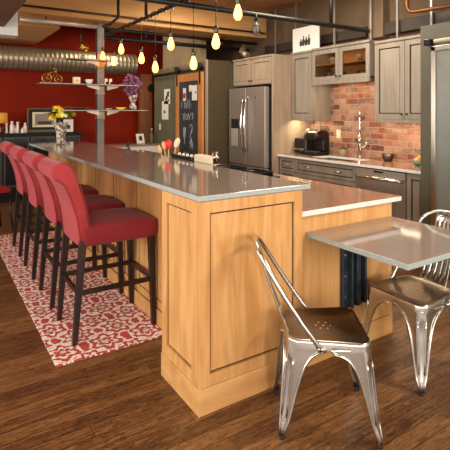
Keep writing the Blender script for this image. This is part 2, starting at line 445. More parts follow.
def slab(name, d, mt, me_, label, cat, bev=.004):
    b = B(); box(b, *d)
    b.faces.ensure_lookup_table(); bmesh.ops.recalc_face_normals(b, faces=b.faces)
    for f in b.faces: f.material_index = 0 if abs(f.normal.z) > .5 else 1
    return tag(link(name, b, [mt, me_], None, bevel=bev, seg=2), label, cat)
slab('bar_countertop', (1.09, 1.822, 1.93, 6.49, 1.042, 1.07), M['quartz'], M['quartz_edge'], 'long glossy grey-brown bar top with lit edge painted paler on the maple cabinet', 'countertop')
low = thing('island_cabinet', 'lower maple island cabinet beside the bar with plain end panel', 'cabinet', (0, 0, 0))
b = B(); box(b, X1+.001, 2.60, 1.985, YE, 0, .878); link('body', b, M['maple'], low, .003)
b = B(); box(b, X1+.001, 2.606, 1.974, 1.985, 0, .125); link('baseboard', b, M['maple_side'], low, .003)
b = B(); box(b, X1+.001, 2.60, 1.977, 1.985, .13, .878); link('end_panel', b, M['maple'], low, .002)
slab('island_countertop', (1.775, 2.676, 1.955, 6.47, .88, .912), M['granite'], M['granite_edge'], 'polished brown lower island countertop with lit front edge painted white', 'countertop')
# cover joining strip of bar wall above the lower counter
b = B(); box(b, X1, X1+.012, 2.364, YE, .915, 1.04); link('rear_upstand', b, M['maple'], lng)

# fold-down table
tt = thing('drop_leaf_table', 'small grey square table top bracketed to the island end', 'table', (0, 0, 0))
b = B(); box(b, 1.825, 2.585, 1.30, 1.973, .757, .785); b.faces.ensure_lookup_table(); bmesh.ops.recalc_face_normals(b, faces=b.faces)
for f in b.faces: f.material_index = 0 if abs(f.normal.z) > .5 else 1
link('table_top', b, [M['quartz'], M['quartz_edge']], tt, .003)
br = B()
box(br, 2.105, 2.30, 1.966, 1.974, .27, .757)
box(br, 2.105, 2.118, 1.95, 1.966, .27, .757); box(br, 2.165, 2.18, 1.93, 1.966, .275, .757); box(br, 2.285, 2.30, 1.93, 1.966, .285, .757)
box(br, 2.215, 2.25, 1.935, 1.966, .28, .757); box(br, 2.165, 2.30, 1.40, 1.95, .735, .757)
brk = link('wall_bracket', br, M['blacksteel'], tt, .003)
for z in (.34, .47, .60):
    bb_ = B(); lathe(bb_, [(.0085, 0), (.0085, .004), (.005, .007)], n=10); o = link('bolt', bb_, M['bolt'], brk, loc=(2.142, 1.966, z)); o.rotation_euler = (PI/2, 0, 0)

# ------------------------------------------------------------------ rug
b = B(); box(b, .607, 1.312, 2.755, 6.05, 0, .008)
tag(link('damask_rug', b, M['rug'], None, bevel=.003), 'red and white damask rug under the bar stools', 'rug')
b = B(); box(b, -2.4, .5, 5.3, 8.1, 0, .008)
tag(link('area_rug', b, M['persian'], None, bevel=.003), 'faded beige patterned rug on the far floor at left', 'rug')

# ------------------------------------------------------------------ bar stools
def make_stool():
    t = thing('bar_stool', '', 'bar stool')
    hw = .205
    def leg(top, bot, wt=.022, wb=.016):
        b = B(); A = []
        for p, w in ((bot, wb), (top, wt)):
            A.append([b.verts.new((p[0]+sx*w, p[1]+sy*w, p[2])) for sx, sy in ((-1,-1), (1,-1), (1,1), (-1,1))])
        for k in range(4): b.faces.new((A[0][k], A[0][(k+1) % 4], A[1][(k+1) % 4], A[1][k]))
        b.faces.new(A[0][::-1]); b.faces.new(A[1]); return b
    for s in (-1, 1):
        link('leg', leg((-.225, s*hw, .66), (-.278, s*(hw+.004), .008)), M['espresso'], t, .002)
        link('leg', leg((.245, s*hw, .62), (.262, s*(hw+.004), .008)), M['espresso'], t, .002)
    zz = .325
    xr, xf = -.252, .254
    for s in (-1, 1):
        b = B(); box(b, xr, xf, s*hw-.009, s*hw+.009, zz-.016, zz+.016); link('stretcher', b, M['espresso'], t, .002)
    b = B(); box(b, xr-.009, xr+.009, -hw, hw, zz+.0-.016, zz+.016); link('stretcher', b, M['espresso'], t, .002)
    b = B(); box(b, xf-.009, xf+.009, -hw, hw, zz+.0-.016, zz+.016); link('stretcher', b, M['espresso'], t, .002)
    # seat cushion: pillowed box
    b = B(); n = 12; L0, L1, W = -.235, .285, .228
    g = {}
    def hgt(i, j):
        u, v = 2*i/n-1, 2*j/n-1
        return .742+.032*(1-abs(u)**3.5)*(1-abs(v)**3.5)
    for i in range(n+1):
        for j in range(n+1): g[i, j] = b.verts.new((L0+(L1-L0)*i/n, -W+2*W*j/n, hgt(i, j)))
    for i in range(n):
        for j in range(n): b.faces.new((g[i, j], g[i+1, j], g[i+1, j+1], g[i, j+1]))
    ring = [(i, 0) for i in range(n)]+[(n, j) for j in range(n)]+[(i, n) for i in range(n, 0, -1)]+[(0, j) for j in range(n, 0, -1)]
    prev = [g[k] for k in ring]
    for z, ex in ((.725, .008), (.66, .006), (.622, -.002), (.612, -.012)):
        cur = []
        for (i, j) in ring:
            x, y = L0+(L1-L0)*i/n, -W+2*W*j/n
            cx = .025; dx = 1 if i == n else -1 if i == 0 else 0; dy = 1 if j == n else -1 if j == 0 else 0
            cur.append(b.verts.new((x+dx*ex, y+dy*ex, z)))
        for k in range(len(ring)):
            b.faces.new((prev[k], cur[k], cur[(k+1) % len(ring)], prev[(k+1) % len(ring)]))
        prev = cur
    b.faces.new(prev)
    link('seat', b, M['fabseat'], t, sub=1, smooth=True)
    # back: profile in XZ, front and rear faces, scroll at the top pointing backwards
    prof_f = [(-.175, .62), (-.178, .72), (-.186, .80), (-.198, .90), (-.215, 1.0), (-.232, 1.07), (-.250, 1.12), (-.276, 1.152), (-.312, 1.165)]
    prof_r = [(-.345, 1.155), (-.376, 1.125), (-.382, 1.088), (-.364, 1.058), (-.334, 1.045), (-.310, 1.02), (-.290, .96), (-.272, .89), (-.258, .80), (-.249, .70), (-.244, .62)]
    prof_f = [(x-.045*max(0, (z-.75)/.4), z) for x, z in prof_f]; prof_r = [(x-.05*max(0, (z-.75)/.4), z) for x, z in prof_r]
    prof = prof_f+prof_r
    b = B(); m_ = 10; rows = []
    for k in range(m_+1):
        s = -1+2*k/m_; y = s*.222
        inset = .010 if abs(s) == 1 else 0
        row = []
        cx = sum(p[0] for p in prof)/len(prof); 
        for (x, z) in prof:
            mid = -.24 if z < 1.0 else -.33
            xx = x + (mid-x)*inset*6
            row.append(b.verts.new((xx-.012*(1-s*s)*(1 if z < 1.05 else 0), y, z+.004*(1-s*s) if z > 1.1 else z)))
        rows.append(row)
    for A_, B_ in zip(rows, rows[1:]):
        for k in range(len(prof)):
            b.faces.new((A_[k], A_[(k+1) % len(prof)], B_[(k+1) % len(prof)], B_[k]))
    e1 = b.faces.new(rows[0][::-1]); e2 = b.faces.new(rows[-1])
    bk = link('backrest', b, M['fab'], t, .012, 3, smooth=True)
    for s in (-1, 1):
        b = B(); tube(b, [(x-.001, s*.2235, z) for x, z in prof_r[3:]], .0035, 6); link('piping', b, M['fabseat'], bk)
        b = B(); tube(b, [(x+.001, s*.2235, z) for x, z in prof_f[1:]], .003, 6); link('piping', b, M['fabseat'], bk)
    return t
st = make_stool()
labels = ['coral upholstered bar stool nearest the camera, its whole seat in view',
          'coral upholstered bar stool second from the near end of the row',
          'coral upholstered bar stool third from the near end of the row',
          'coral upholstered bar stool farthest along, cut by the left picture edge']
for i, y in enumerate((3.155, 3.80, 4.51, 5.27)):
    o = st if i == 0 else copy_tree(st)
    o.location = (1.04 if i != 2 else 1.035, y, 0); o['label'] = labels[i]; o['group'] = 'coral stools along the bar'

# ------------------------------------------------------------------ metal chairs
def make_tolix():
    t = thing('metal_chair', '', 'chair')
    hx, hyf, hyr, R_ = .185, .195, .165, .055
    def outline(s, n=10, grow=0):
        pts = []
        cs = [(hx, hyf, 0), (-hx, hyr, PI/2), (-hx, -hyr, PI), (hx, -hyf, 1.5*PI)]
        for cx, cy, a0 in cs:
            ox = cx-math.copysign(R_, cx); oy = cy-math.copysign(R_, cy)
            for k in range(n+1):
                a = a0+PI/2*k/n
                pts.append(((ox+(R_+grow)*math.cos(a))*s, (oy+(R_+grow)*math.sin(a))*s))
        return pts
    b = B(); rings = []
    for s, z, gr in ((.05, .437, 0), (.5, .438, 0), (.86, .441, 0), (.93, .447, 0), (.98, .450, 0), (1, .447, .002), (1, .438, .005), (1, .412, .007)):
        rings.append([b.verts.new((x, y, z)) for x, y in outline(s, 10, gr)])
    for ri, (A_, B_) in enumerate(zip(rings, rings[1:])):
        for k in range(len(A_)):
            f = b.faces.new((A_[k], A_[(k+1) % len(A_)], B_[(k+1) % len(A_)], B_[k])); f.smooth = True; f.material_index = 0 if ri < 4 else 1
    b.faces.new(rings[0])
    hp = [(0, 0)]+[(.035*math.cos(a*PI/3), .035*math.sin(a*PI/3)) for a in range(6)]
    for hx_, hy_ in hp:
        c = [b.verts.new((hx_+.0045*math.cos(k*PI/4), hy_+.0045*math.sin(k*PI/4), .4395)) for k in range(8)]
        b.faces.new(c).material_index = 2
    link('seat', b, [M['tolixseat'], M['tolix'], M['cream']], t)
    # legs: bent sheet, arching into the apron
    def topc(sx, sy): return Vector((sx*hx, sy*(hyf if sx > 0 else hyr), .425))
    def botc(sx, sy): return Vector((sx*.222, sy*(.217 if sx > 0 else .176), .012))
    zs = [.425, .412, .402, .392, .378, .36, .33, .29, .25, .2, .15, .1, .075, .05, .012]
    ws = {.425: 1, .412: 1, .402: .93, .392: .76, .378: .62, .36: .54, .33: .45, .29: .38, .25: .33, .2: .28, .15: .235, .1: .19, .075: .16, .05: .10, .012: .09}
    for sx in (-1, 1):
        for sy in (-1, 1):
            b = B(); T, Bo = topc(sx, sy), botc(sx, sy); rows = []
            Tx, Ty = topc(-sx, sy), topc(sx, -sy)
            half_a = hx; half_b = abs(T.y)
            for z in zs:
                k = (T.z-z)/(T.z-Bo.z); c = T.lerp(Bo, k)
                w = ws[z]; wa, wb = w*half_a, w*half_b
                if z < .06: rr = .012
                else: rr = .036*(1-k)+.014*k+.008
                gro = .010*max(0, min(1, (.37-z)/.04))*max(0, min(1, (z-.09)/.03))
                da, db = Vector((-sx, 0, 0)), Vector((0, -sy, 0))
                row = []
                # along flange a (runs in x) inwards -> corner -> flange b (runs in y)
                for f in (1, .93, .8, .62, .5, .42, .3): 
                    p = c+da*(rr+(max(wa-rr, .001))*f)+db*0
                    
                    if f == 1: p = p-db*.004
                    row.append(p)
                for q in range(7):
                    a = PI/2*q/6
                    row.append(c+da*(rr-rr*math.sin(a))+db*(rr-rr*math.cos(a))+(da+db)*(gro*(1.0 if 2 < q < 4 else .75) if 2 <= q <= 4 else 0))
                for f in (.3, .42, .5, .62, .8, .93, 1):
                    p = c+db*(rr+(max(wb-rr, .001))*f)
                    
                    if f == 1: p = p-da*.004
                    row.append(p)
                rows.append([b.verts.new(p) for p in row])
            for A_, B_ in zip(rows, rows[1:]):
                for q in range(len(A_)-1):
                    f = b.faces.new((A_[q], A_[q+1], B_[q+1], B_[q])); f.smooth = True
            for q in (8, 12):
                tube(b, [rw[q].co.copy() for rw in rows[5:12]], .0032, 6)
            # rolled lips along the arch
            for e in (0, -1):
                tube(b, [r[e].co.copy() for r in rows[2:]], .0042, 6)
            lg = link('leg', b, M['tolix'], t, solid=.0025)
            b = B(); lathe(b, [(.011, 0), (.0125, .004), (.011, .018)], n=12)
            link('foot_cap', b, M['rubber'], lg, loc=(Bo.x-sx*.009, Bo.y-sy*.009, 0))
    # hoop
    P = [(-.045, .2, .415), (-.06, .201, .445), (-.125, .199, .53), (-.205, .19, .65), (-.262, .172, .745), (-.292, .152, .795), (-.312, .125, .825), (-.325, .088, .843), (-.332, .045, .852), (-.333, 0, .854)]
    pts = P+[(x, -y, z) for x, y, z in P[-2::-1]]
    b = B(); tube(b, pts, .0115, 12)
    for s in (-1, 1): tube(b, [(-.02, s*.196, .415), (-.06, s*.2, .43)], [.008, .014], 10)
    link('back_hoop', b, M['tolix'], t)
    # slotted splat between hoop and seat
    b = B()
    top, bot = Vector((-.329, 0, .849)), Vector((-.178, 0, .428))
    def sp(v, s):          # v 0 bottom..1 top, s across
        w = .090*(1-v)+.062*v
        c = bot.lerp(top, v)+Vector((-.012*math.sin(PI*v), 0, 0))
        return c+Vector((.012*(s*s), s*w, 0))
    ss = [-1, -.86, -.70, -.52, -.36, -.17, 0, .17, .36, .52, .70, .86, 1]; ss = [-1+2*k/15 for k in range(16)]
    vs_ = [0, .06, .12, .2, .3, .4, .5, .6, .7, .78, .86, .93, 1]
    g = [[b.verts.new(sp(v, s)) for s in ss] for v in vs_]
    for i in range(len(vs_)-1):
        for j in range(15):
            if j % 3 == 1 and 2 <= i <= 9: continue
            f = b.faces.new((g[i][j], g[i][j+1], g[i+1][j+1], g[i+1][j])); f.smooth = True
    link('splat', b, M['tolix'], t, solid=.003)
    return t
ch = make_tolix()
ch.location = (1.608, 1.618, 0); ch.rotation_euler = (0, 0, math.radians(-35))
ch['label'] = 'galvanised metal chair in the foreground against the island end panel'; ch['group'] = 'metal chairs at the small table'
c2 = copy_tree(ch); c2.location = (2.375, 1.655, 0); c2.rotation_euler = (0, 0, math.radians(178))
c2['label'] = 'galvanised metal chair tucked under the small table at right'

# ------------------------------------------------------------------ kitchen wall run
def knob_pull(parent, p, m='nickel'):
    b = B(); tube(b, [(0, -.045, 0), (-.024, -.038, .004), (-.030, 0, .006), (-.024, .038, .004), (0, .045, 0)], .009, 8)
    return link('handle', b, M[m], parent, loc=p)
def knob(parent, p):
    b = B(); tube(b, [(0, 0, 0), (-.012, 0, 0), (-.016, 0, 0), (-.026, 0, 0)], [.005, .005, .013, .011], 12)
    return link('knob', b, M['pewter'], parent, loc=p)
XF = 3.98
def base_unit(y0, y1, label, fronts):
    t = thing('base_cabinet', label, 'cabinet', (XF, (y0+y1)/2, 0), group='taupe base cabinets on the brick wall')
    w = (y1-y0)/2
    bx('body', (.02, .57, -w, w, .1, .872 if w < .3 else .68), M['taupe'], t)
    if w > .3: bx('top_rail', (.02, .06, -w, w, .68, .872), M['taupe'], t)
    bx('plinth', (.07, .57, -w, w, 0, .1), M['taupe_dark'], t)
    for (a, c, za, zb, kind) in fronts:
        f = framed_panel(t, 'drawer' if kind == 'd' else 'door', 'x', .02, -w+a*2*w+.004, -w+c*2*w-.004, za, zb, .02, .03 if kind == 'd' else .045, M['taupe'], M['taupe_dark'], gw=.014)
        if kind == 'd':
            ns = 2 if (c-a)*2*w > .7 else 1
            for q in range(ns):
                yy = -w+(a+(c-a)*(q+.5)/ns)*2*w; knob_pull(f, (0, yy, (za+zb)/2))
        else: knob(f, (0, -w+(a+(c-a)*(.9 if kind == 'l' else .1))*2*w, zb-.06))
    return t
yA = 4.82; yB = at(295, 160, X=XF).y; yC = 3.507; yD = 2.855
base_unit(yB+.002, yA, 'narrow taupe drawer cabinet beside the tall fridge panel', [(0, 1, .70, .865, 'd'), (0, 1, .52, .69, 'd'), (0, 1, .11, .51, 'd')])
base_unit(yC+.002, yB-.002, 'wide taupe sink base cabinet between drawers and dishwasher', [(0, 1, .70, .865, 'd'), (0, .5, .11, .69, 'r'), (.5, 1, .11, .69, 'l')])
base_unit(PY1+.004, yD-.002, 'slim taupe cabinet right of the dishwasher', [(0, 1, .11, .865, 'r')])
# dishwasher
t = thing('dishwasher', 'slate steel dishwasher under the right end of the kitchen counter', 'dishwasher', (XF, (yC+yD)/2, 0))
w = (yC-yD)/2-.003
bx('body', (.02, .57, -w, w, .0, .872), M['steeldark'], t)
bx('door', (-.012, .02, -w, w, .1, .79), M['steel'], t, .004)
cp = bx('control_panel', (-.016, .02, -w, w, .793, .868), M['steel'], t, .004)
bx('display', (-.018, -.015, -.06, .06, .84, .858), M['blacksat'], cp)
b = B(); tube(b, [(-.012, -w+.03, .775), (-.05, -w+.05, .782), (-.06, 0, .784), (-.05, w-.05, .782), (-.012, w-.03, .775)], [.017, .019, .02, .019, .017], 10); link('handle', b, M['chrome'], t)
# countertop with sink cut-out
sy0, sy1, sx0, sx1 = 3.62, 4.30, 4.06, 4.40
b = B()
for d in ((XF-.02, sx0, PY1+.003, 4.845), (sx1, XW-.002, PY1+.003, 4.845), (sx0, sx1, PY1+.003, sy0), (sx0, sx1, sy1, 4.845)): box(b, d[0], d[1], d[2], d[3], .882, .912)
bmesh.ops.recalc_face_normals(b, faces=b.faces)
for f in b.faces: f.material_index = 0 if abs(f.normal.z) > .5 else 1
tag(link('kitchen_countertop', b, [M['granite'], M['granite_edge']]), 'polished brown countertop with lit edge painted white along the brick wall', 'countertop')
t = thing('sink', 'undermount steel sink set in the kitchen counter', 'sink', ((sx0+sx1)/2, (sy0+sy1)/2, .70))
b = B(); hx_, hy_ = (sx1-sx0)/2+.012, (sy1-sy0)/2+.012
box(b, -hx_, hx_, -hy_, hy_, 0, .006); box(b, -hx_, -hx_+.008, -hy_, hy_, 0, .178); box(b, hx_-.008, hx_, -hy_, hy_, 0, .178); box(b, -hx_, hx_, -hy_, -hy_+.008, 0, .178); box(b, -hx_, hx_, hy_-.008, hy_, 0, .178)
link('basin', b, M['nickel'], t)
# faucet
t = thing('faucet', 'tall chrome spring faucet behind the sink against the brick', 'faucet', (4.46, 3.86, .912), .72)
b = B(); lathe(b, [(.03, 0), (.03, .012), (.02, .02), (.018, .26), (.014, .27)], n=16); link('stem', b, M['chrome'], t)
b = B(); A = [(0, 0, .26), (0, 0, .50)]+[(-.055+.055*math.cos(a), 0, .50+.075*math.sin(a)) for a in [PI*k/8 for k in range(1, 9)]]+[(-.11, 0, .36), (-.11, 0, .30)]
tube(b, A, .011, 10)
for k in range(26):
    z = .27+k*.009; tube(b, [(0+.0145*math.cos(q), .0145*math.sin(q), z) for q in [2*PI*j/8 for j in range(8)]], .0025, 5, closed=True)
link('spring_spout', b, M['chrome'], t)
b = B(); tube(b, [(-.11, 0, .31), (-.11, 0, .2), (-.11, 0, .18)], [.016, .019, .012], 12); link('spray_head', b, M['chrome'], t)
b = B(); tube(b, [(0, 0, .22), (-.05, 0, .225), (-.11, 0, .23)], .007, 8); link('spray_holder', b, M['chrome'], t)
b = B(); tube(b, [(0, -.015, .13), (0, -.05, .135), (-.01, -.075, .16), (-.015, -.08, .20)], [.014, .014, .006, .006], 8); link('lever', b, M['chrome'], t)

# fridge enclosure
tag_box('fridge_side_panel', (3.89, XW-.002, 4.85, 4.885, 0, 2.27), M['taupe_light'], 'tall pale taupe panel standing on the near side of the fridge', 'cabinet panel', .002)
t = thing('over_fridge_cabinet', 'two-door taupe wall cabinet above the fridge', 'cabinet', (3.89, 5.355, 1.87))
bx('body', (.02, .66, -.465, .46, 0, .40), M['taupe_light'], t); 
for a, c, k in ((-.465, -.003, 1), (.003, .46, -1)):
    f = framed_panel(t, 'door', 'x', .02, a+.002, c-.002, .01, .37, .02, .055, M['taupe_light'], M['taupe_dark']); knob(f, (0, k*-.03 if k > 0 else .03, .06))
bx('crown', (-.012, .66, -.468, .462, .375, .402), M['taupe_light'], t, .004)
t = thing('refrigerator', 'slate french-door refrigerator with curved bar handles', 'refrigerator', (3.80, 5.355, 0))
bx('body', (.07, .72, -.445, .445, .02, 1.80), M['steeldark'], t, .004)
fy = .445
for a, c, nm in ((-fy, -.003, -1), (.003, fy, 1)):
    d = bx('door', (-.005, .065, a, c, .72, 1.83), M['steel'], t, .008)
    b = B(); yy = nm*.04
    tube(b, [(-.005, yy, 1.70), (-.05, yy, 1.62), (-.068, yy, 1.3), (-.05, yy, .98), (-.005, yy, .90)], .013, 10); link('handle', b, M['chrome'], d)
    if nm == 1:
        dp = bx('dispenser', (-.012, -.004, .17, .37, .98, 1.38), M['steeldark'], d, .003)
        bx('dispenser_tray', (-.018, -.012, .18, .36, .98, 1.24), M['silver'], dp)
    else:
        b = B(); lathe(b, [(.016, 0), (.014, .003)], n=16); o = link('badge', b, M['chrome'], d, loc=(-.004, -.24, 1.68)); o.rotation_euler = (0, -PI/2, 0)
dz = bx('freezer_drawer', (-.005, .065, -fy, fy, .06, .71), M['steel'], t, .008)
b = B(); tube(b, [(-.005, -.38, .64), (-.06, -.34, .64), (-.06, .34, .64), (-.005, .38, .64)], .012, 10); link('handle', b, M['chrome'], dz)

# uppers
UX = 4.21
def upper(y0, y1, z0, z1, label, doors, m=None, crown=True):
    m = m or M['taupe']
    t = thing('wall_cabinet', label, 'cabinet', (UX, (y0+y1)/2, z0), group='taupe wall cabinets above the counter')
    w = (y1-y0)/2; h = z1-z0
    bx('body', (.022, XW-UX-.002, -w, w, 0, h), m, t)
    b = B(); box(b, .0, .02, -w, w, -.035, 0); box(b, .02, XW-UX-.01, -w, -w+.018, -.035, 0); link('light_rail', b, m, t, .002)
    n = doors
    for k in range(n):
        a = -w+2*w*k/n+.003; c = -w+2*w*(k+1)/n-.003
        f = framed_panel(t, 'door', 'x', .02, a, c, .005, h-.035, .02, .055, m, M['taupe_dark'], gw=.013)
        if n == 2: knob(f, (0, (c-.03) if k == 0 else (a+.03), .06))
    bx('crown', (-.012, XW-UX-.002, -w-.001, w+.001, h-.03, h), m, t, .005)
    return t
upper(4.445, 4.846, 1.40, 2.30, 'single-door taupe wall cabinet beside the tall fridge panel', 1)
upper(PY1+.003, 3.43, 1.40, 2.275, 'two-door taupe wall cabinet at the right end of the brick', 2)
t = thing('glass_cabinet', 'short taupe wall cabinet with two glass doors above the sink', 'cabinet', (UX, 3.97, 1.875), group='taupe wall cabinets above the counter')
w = .472; D_ = XW-UX-.002
b = B()
for d in ((.022, D_, -w, w, 0, .02), (.022, D_, -w, w, .415, .435), (.022, D_, -w, -w+.02, 0, .435), (.022, D_, w-.02, w, 0, .435)): box(b, *d)
link('body', b, M['taupe'], t)
b = B(); box(b, D_-.012, D_, -w+.02, w-.02, .02, .415); box(b, .03, D_, -w+.02, w-.02, .205, .215); link('shelf', b, M['cabinside'], t)
for k in range(2):
    a = -w+k*w+.003; c = a+w-.006
    b = B(); fr = .055
    for d in ((0, .02, a, a+fr, .003, .40), (0, .02, c-fr, c, .003, .40), (0, .02, a+fr, c-fr, .345, .40), (0, .02, a+fr, c-fr, .003, .058)): box(b, *d)
    dd = link('door', b, M['taupe'], t, .002)
    b = B(); box(b, .008, .012, a+fr, c-fr, .058, .345); link('glass_pane', b, M['doorglass'], dd)
    knob(dd, (0, (c-.03) if k == 0 else (a+.03), .05))
bx('crown', (-.012, D_, -w-.001, w+.001, .405, .436), M['taupe'], t, .004)
bx('valance', (-.004, .02, -w, w, -.045, .002), M['taupe'], t, .003)
gl = None
for i, (x, y, z) in enumerate([(.2, -.33, .02), (.2, -.22, .02), (.2, -.12, .02), (.2, .12, .02), (.2, .23, .02), (.2, .34, .02), (.2, -.28, .215), (.2, -.15, .215), (.2, .18, .215), (.2, .3, .215)]):
    if gl is None:
        b = B(); lathe(b, [(.022, 0), (.032, .008), (.036, .10), (.034, .10), (.03, .01)], n=14, cap=False); gl = o = link('drinking_glass', b, M['frost'])
    else: o = gl.copy(); COL.objects.link(o)
    o.location = (UX+x, 3.97+y, 1.875+z+.001); tag(o, 'small tumbler standing behind the glass cabinet doors', 'glass', 'tumblers in the glass cabinet')

# things on the kitchen counter
cz = .9125
t = thing('coffee_maker', 'black single-cup coffee maker on the counter by the brick', 'coffee maker', (4.34, 4.46, cz))
b = B(); box(b, -.14, .12, -.10, .10, 0, .045); box(b, 0, .12, -.10, .10, .045, .22); link('body', b, M['blacksat'], t, .02, 3)
b = B(); prism(b, [(-.14, .2), (-.15, .25), (-.12, .305), (-.05, .33), (.06, .33), (.12, .29), (.12, .2)], .20, 'y', -.10); link('brew_head', b, M['blacksat'], t, .02, 3)
b = B(); tube(b, [(-.11, -.11, .24), (-.14, -.11, .31), (-.05, -.11, .335), (.05, -.11, .32)], .009, 8); tube(b, [(-.11, .11, .24), (-.14, .11, .31), (-.05, .11, .335), (.05, .11, .32)], .009, 8); link('lid_handle', b, M['nickel'], t)
b = B(); box(b, -.12, .10, .102, .15, .03, .27); link('water_tank', b, M['pewter'], t, .01)
b = B(); box(b, -.135, -.03, -.07, .07, .045, .055); link('drip_tray', b, M['nickel'], t)
t = thing('toaster_oven', 'small black boxy appliance in the corner beside the coffee maker', 'toaster', (4.36, 4.70, cz))
bx('body', (-.12, .12, -.09, .12, .01, .21), M['blacksat'], t, .012)
bx('front_panel', (-.126, -.12, -.08, .11, .03, .19), M['black'], t, .003)
for k in range(4):
    b = B(); tube(b, [(-.126, -.06+.05*k, .06), (-.142, -.06+.05*k, .06)], .014, 12); link('dial', b, M['nickel'], t)
t = thing('canister', 'tan ceramic canister with lid left of the faucet on the counter', 'canister', (4.47, 4.14, cz))
b = B(); lathe(b, [(.045, 0), (.05, .01), (.05, .085), (.046, .09)], n=20); link('jar', b, M['tan'], t)
b = B(); lathe(b, [(.048, .09), (.046, .10), (.012, .105), (.01, .12)], n=20); link('lid', b, M['pewter'], t)
t = thing('metal_bowl', 'dark pewter bowl right of the faucet on the counter', 'bowl', (4.44, 3.43, cz))
b = B(); lathe(b, [(.04, 0), (.062, .03), (.065, .085), (.061, .085), (.056, .03), (.01, .012)], n=20); link('bowl', b, M['pewter'], t)
t = thing('fruit_bowl', 'teal bowl of yellow fruit near the right end of the counter', 'bowl', (4.36, 2.97, cz))
b = B(); lathe(b, [(.035, 0), (.055, .015), (.075, .055), (.07, .055), (.05, .02), (.01, .012)], n=24); link('bowl', b, M['teal'], t)
fr0 = None
for k, (dx, dy) in enumerate([(.03, 0), (-.03, .01), (0, .035), (.0, -.035), (0, 0)]):
    if fr0 is None:
        b = B(); sph(b, (0, 0, 0), .026); fr0 = o = link('yellow_fruit', b, M['orange'])
    else: o = fr0.copy(); COL.objects.link(o)
    o.location = (4.36+dx, 2.97+dy, cz+(.052 if k < 4 else .078)); tag(o, 'small yellow-orange fruit in the teal bowl', 'fruit', 'fruit in the teal bowl')
def outlet(y, z, lab):
    t = thing('wall_outlet', lab, 'outlet', (XW-.001, y, z))
    bx('plate', (-.006, 0, -.036, .036, -.057, .057), M['cream'], t, .003); bx('socket', (-.008, -.006, -.017, .017, -.03, .03), M['white'], t, .002)
outlet(2.93, 1.16, 'cream outlet plate on the brick at the right end of the counter')
outlet(4.30, 1.19, 'cream outlet plate on the brick behind the coffee maker')

# picture on top of cabinet
t = thing('canvas_picture', 'white canvas with three small dark figures on top of the wall cabinets', 'picture', (4.27, 4.62, 2.302))
bx('canvas', (-.012, .012, -.255, .255, 0, .335), M['white'], t, .003)
b = B()
for (y, h, w_) in ((.085, .10, .022), (.035, .14, .02), (-.02, .12, .024), (-.075, .14, .02)):
    prism(b, [(y-w_, .08), (y+w_, .08), (y+w_*1.3, .08+h*.5), (y+w_*.4, .08+h*.72), (y+w_*.5, .08+h*.9), (y, .08+h), (y-w_*.5, .08+h*.9), (y-w_*.4, .08+h*.72), (y-w_*1.3, .08+h*.5)], .002, 'x', -.0145)
link('figures', b, M['ink'], t)

# ------------------------------------------------------------------ sliding chalkboard door and green wall
DY0, DY1, DZ = 5.90, 6.77, 2.08
t = thing('chalkboard_door', 'pine-framed sliding door with a chalkboard panel of doodles', 'door', (3.40, (DY0+DY1)/2, 0))
w = (DY1-DY0)/2; b = B()
box(b, -.02, .02, -w, -w+.12, .02, DZ); box(b, -.02, .02, w-.12, w, .02, DZ); box(b, -.02, .02, -w+.12, w-.12, DZ-.12, DZ); box(b, -.02, .02, -w+.12, w-.12, .02, .25)
link('door_frame', b, M['doorwood'], t, .003)
cb_ = bx('chalkboard', (-.012, .012, -w+.12, w-.12, .25, DZ-.12), M['chalkboard'], t)
b = B()
def stroke(pts, r=.0046): tube(b, [(-.014, y, z) for y, z in pts], r, 5)
def arc(cy, cz_, ry, rz, a0, a1, n=14): return [(cy+ry*math.cos(a0+(a1-a0)*k/n), cz_+rz*math.sin(a0+(a1-a0)*k/n)) for k in range(n+1)]
# local +y is to the LEFT in the picture
stroke(arc(.17, 1.60, .05, .07, PI*.2*-1, PI*1.2)); stroke(arc(.09, 1.58, .03, .04, 0, 2*PI)); stroke([(.03, 1.66), (.03, 1.54)]); stroke([(-.02, 1.68), (-.03, 1.52), (-.08, 1.62), (-.10, 1.55)])
stroke([(.18, 1.46), (.14, 1.34), (.11, 1.47)]); stroke(arc(.05, 1.40, .03, .04, -.5, 2*PI)); stroke([(-.01, 1.46), (-.03, 1.35), (-.07, 1.44)]); stroke(arc(-.12, 1.42, .03, .05, .3, PI*1.6)); 
stroke([(.16, 1.22), (.15, 1.10), (.13, .98), (.11, 1.12), (.09, 1.24), (.12, 1.17), (.14, 1.24), (.16, 1.22)], .008); stroke([(.12, .98), (.12, 1.2)], .007)
stroke(arc(-.08, 1.22, .05, .07, .2, PI*1.4)); stroke([(-.12, 1.22), (-.06, 1.10), (-.11, 1.03)])
stroke([(-.04, .98), (-.08, 1.05), (-.06, .92), (-.11, 1.06), (-.10, .90), (-.15, 1.02), (-.13, .90)], .008)
stroke(arc(.10, .72, .08, .13, 0, 2*PI), .005); stroke([(.0, .84), (.02, .62), (-.02, .74), (-.06, .60), (-.09, .78)]); stroke(arc(.02, .55, .10, .05, PI, 2*PI))
stroke([(-.10, .74), (-.12, .58), (-.16, .66)])
link('chalk_drawing', b, M['chalk'], cb_)
for yy in (-w+.06, w-.06):
    b = B(); box(b, -.028, -.02, yy-.018, yy+.018, DZ-.18, DZ+.10)
    tube(b, [(-.045, yy, DZ+.09), (-.005, yy, DZ+.09)], .045, 18); link('roller_hanger', b, M['black'], t)
b = B(); box(b, 3.395, 3.405, 5.88, 7.75, 2.105, 2.145)
for yy in (6.0, 6.6, 7.2, 7.7): tube(b, [(3.40, yy, 2.125), (3.45, yy, 2.125)], .012, 8)
tag(link('door_track', b, M['pewter']), 'flat steel track above the chalkboard door on the green wall', 'rail')
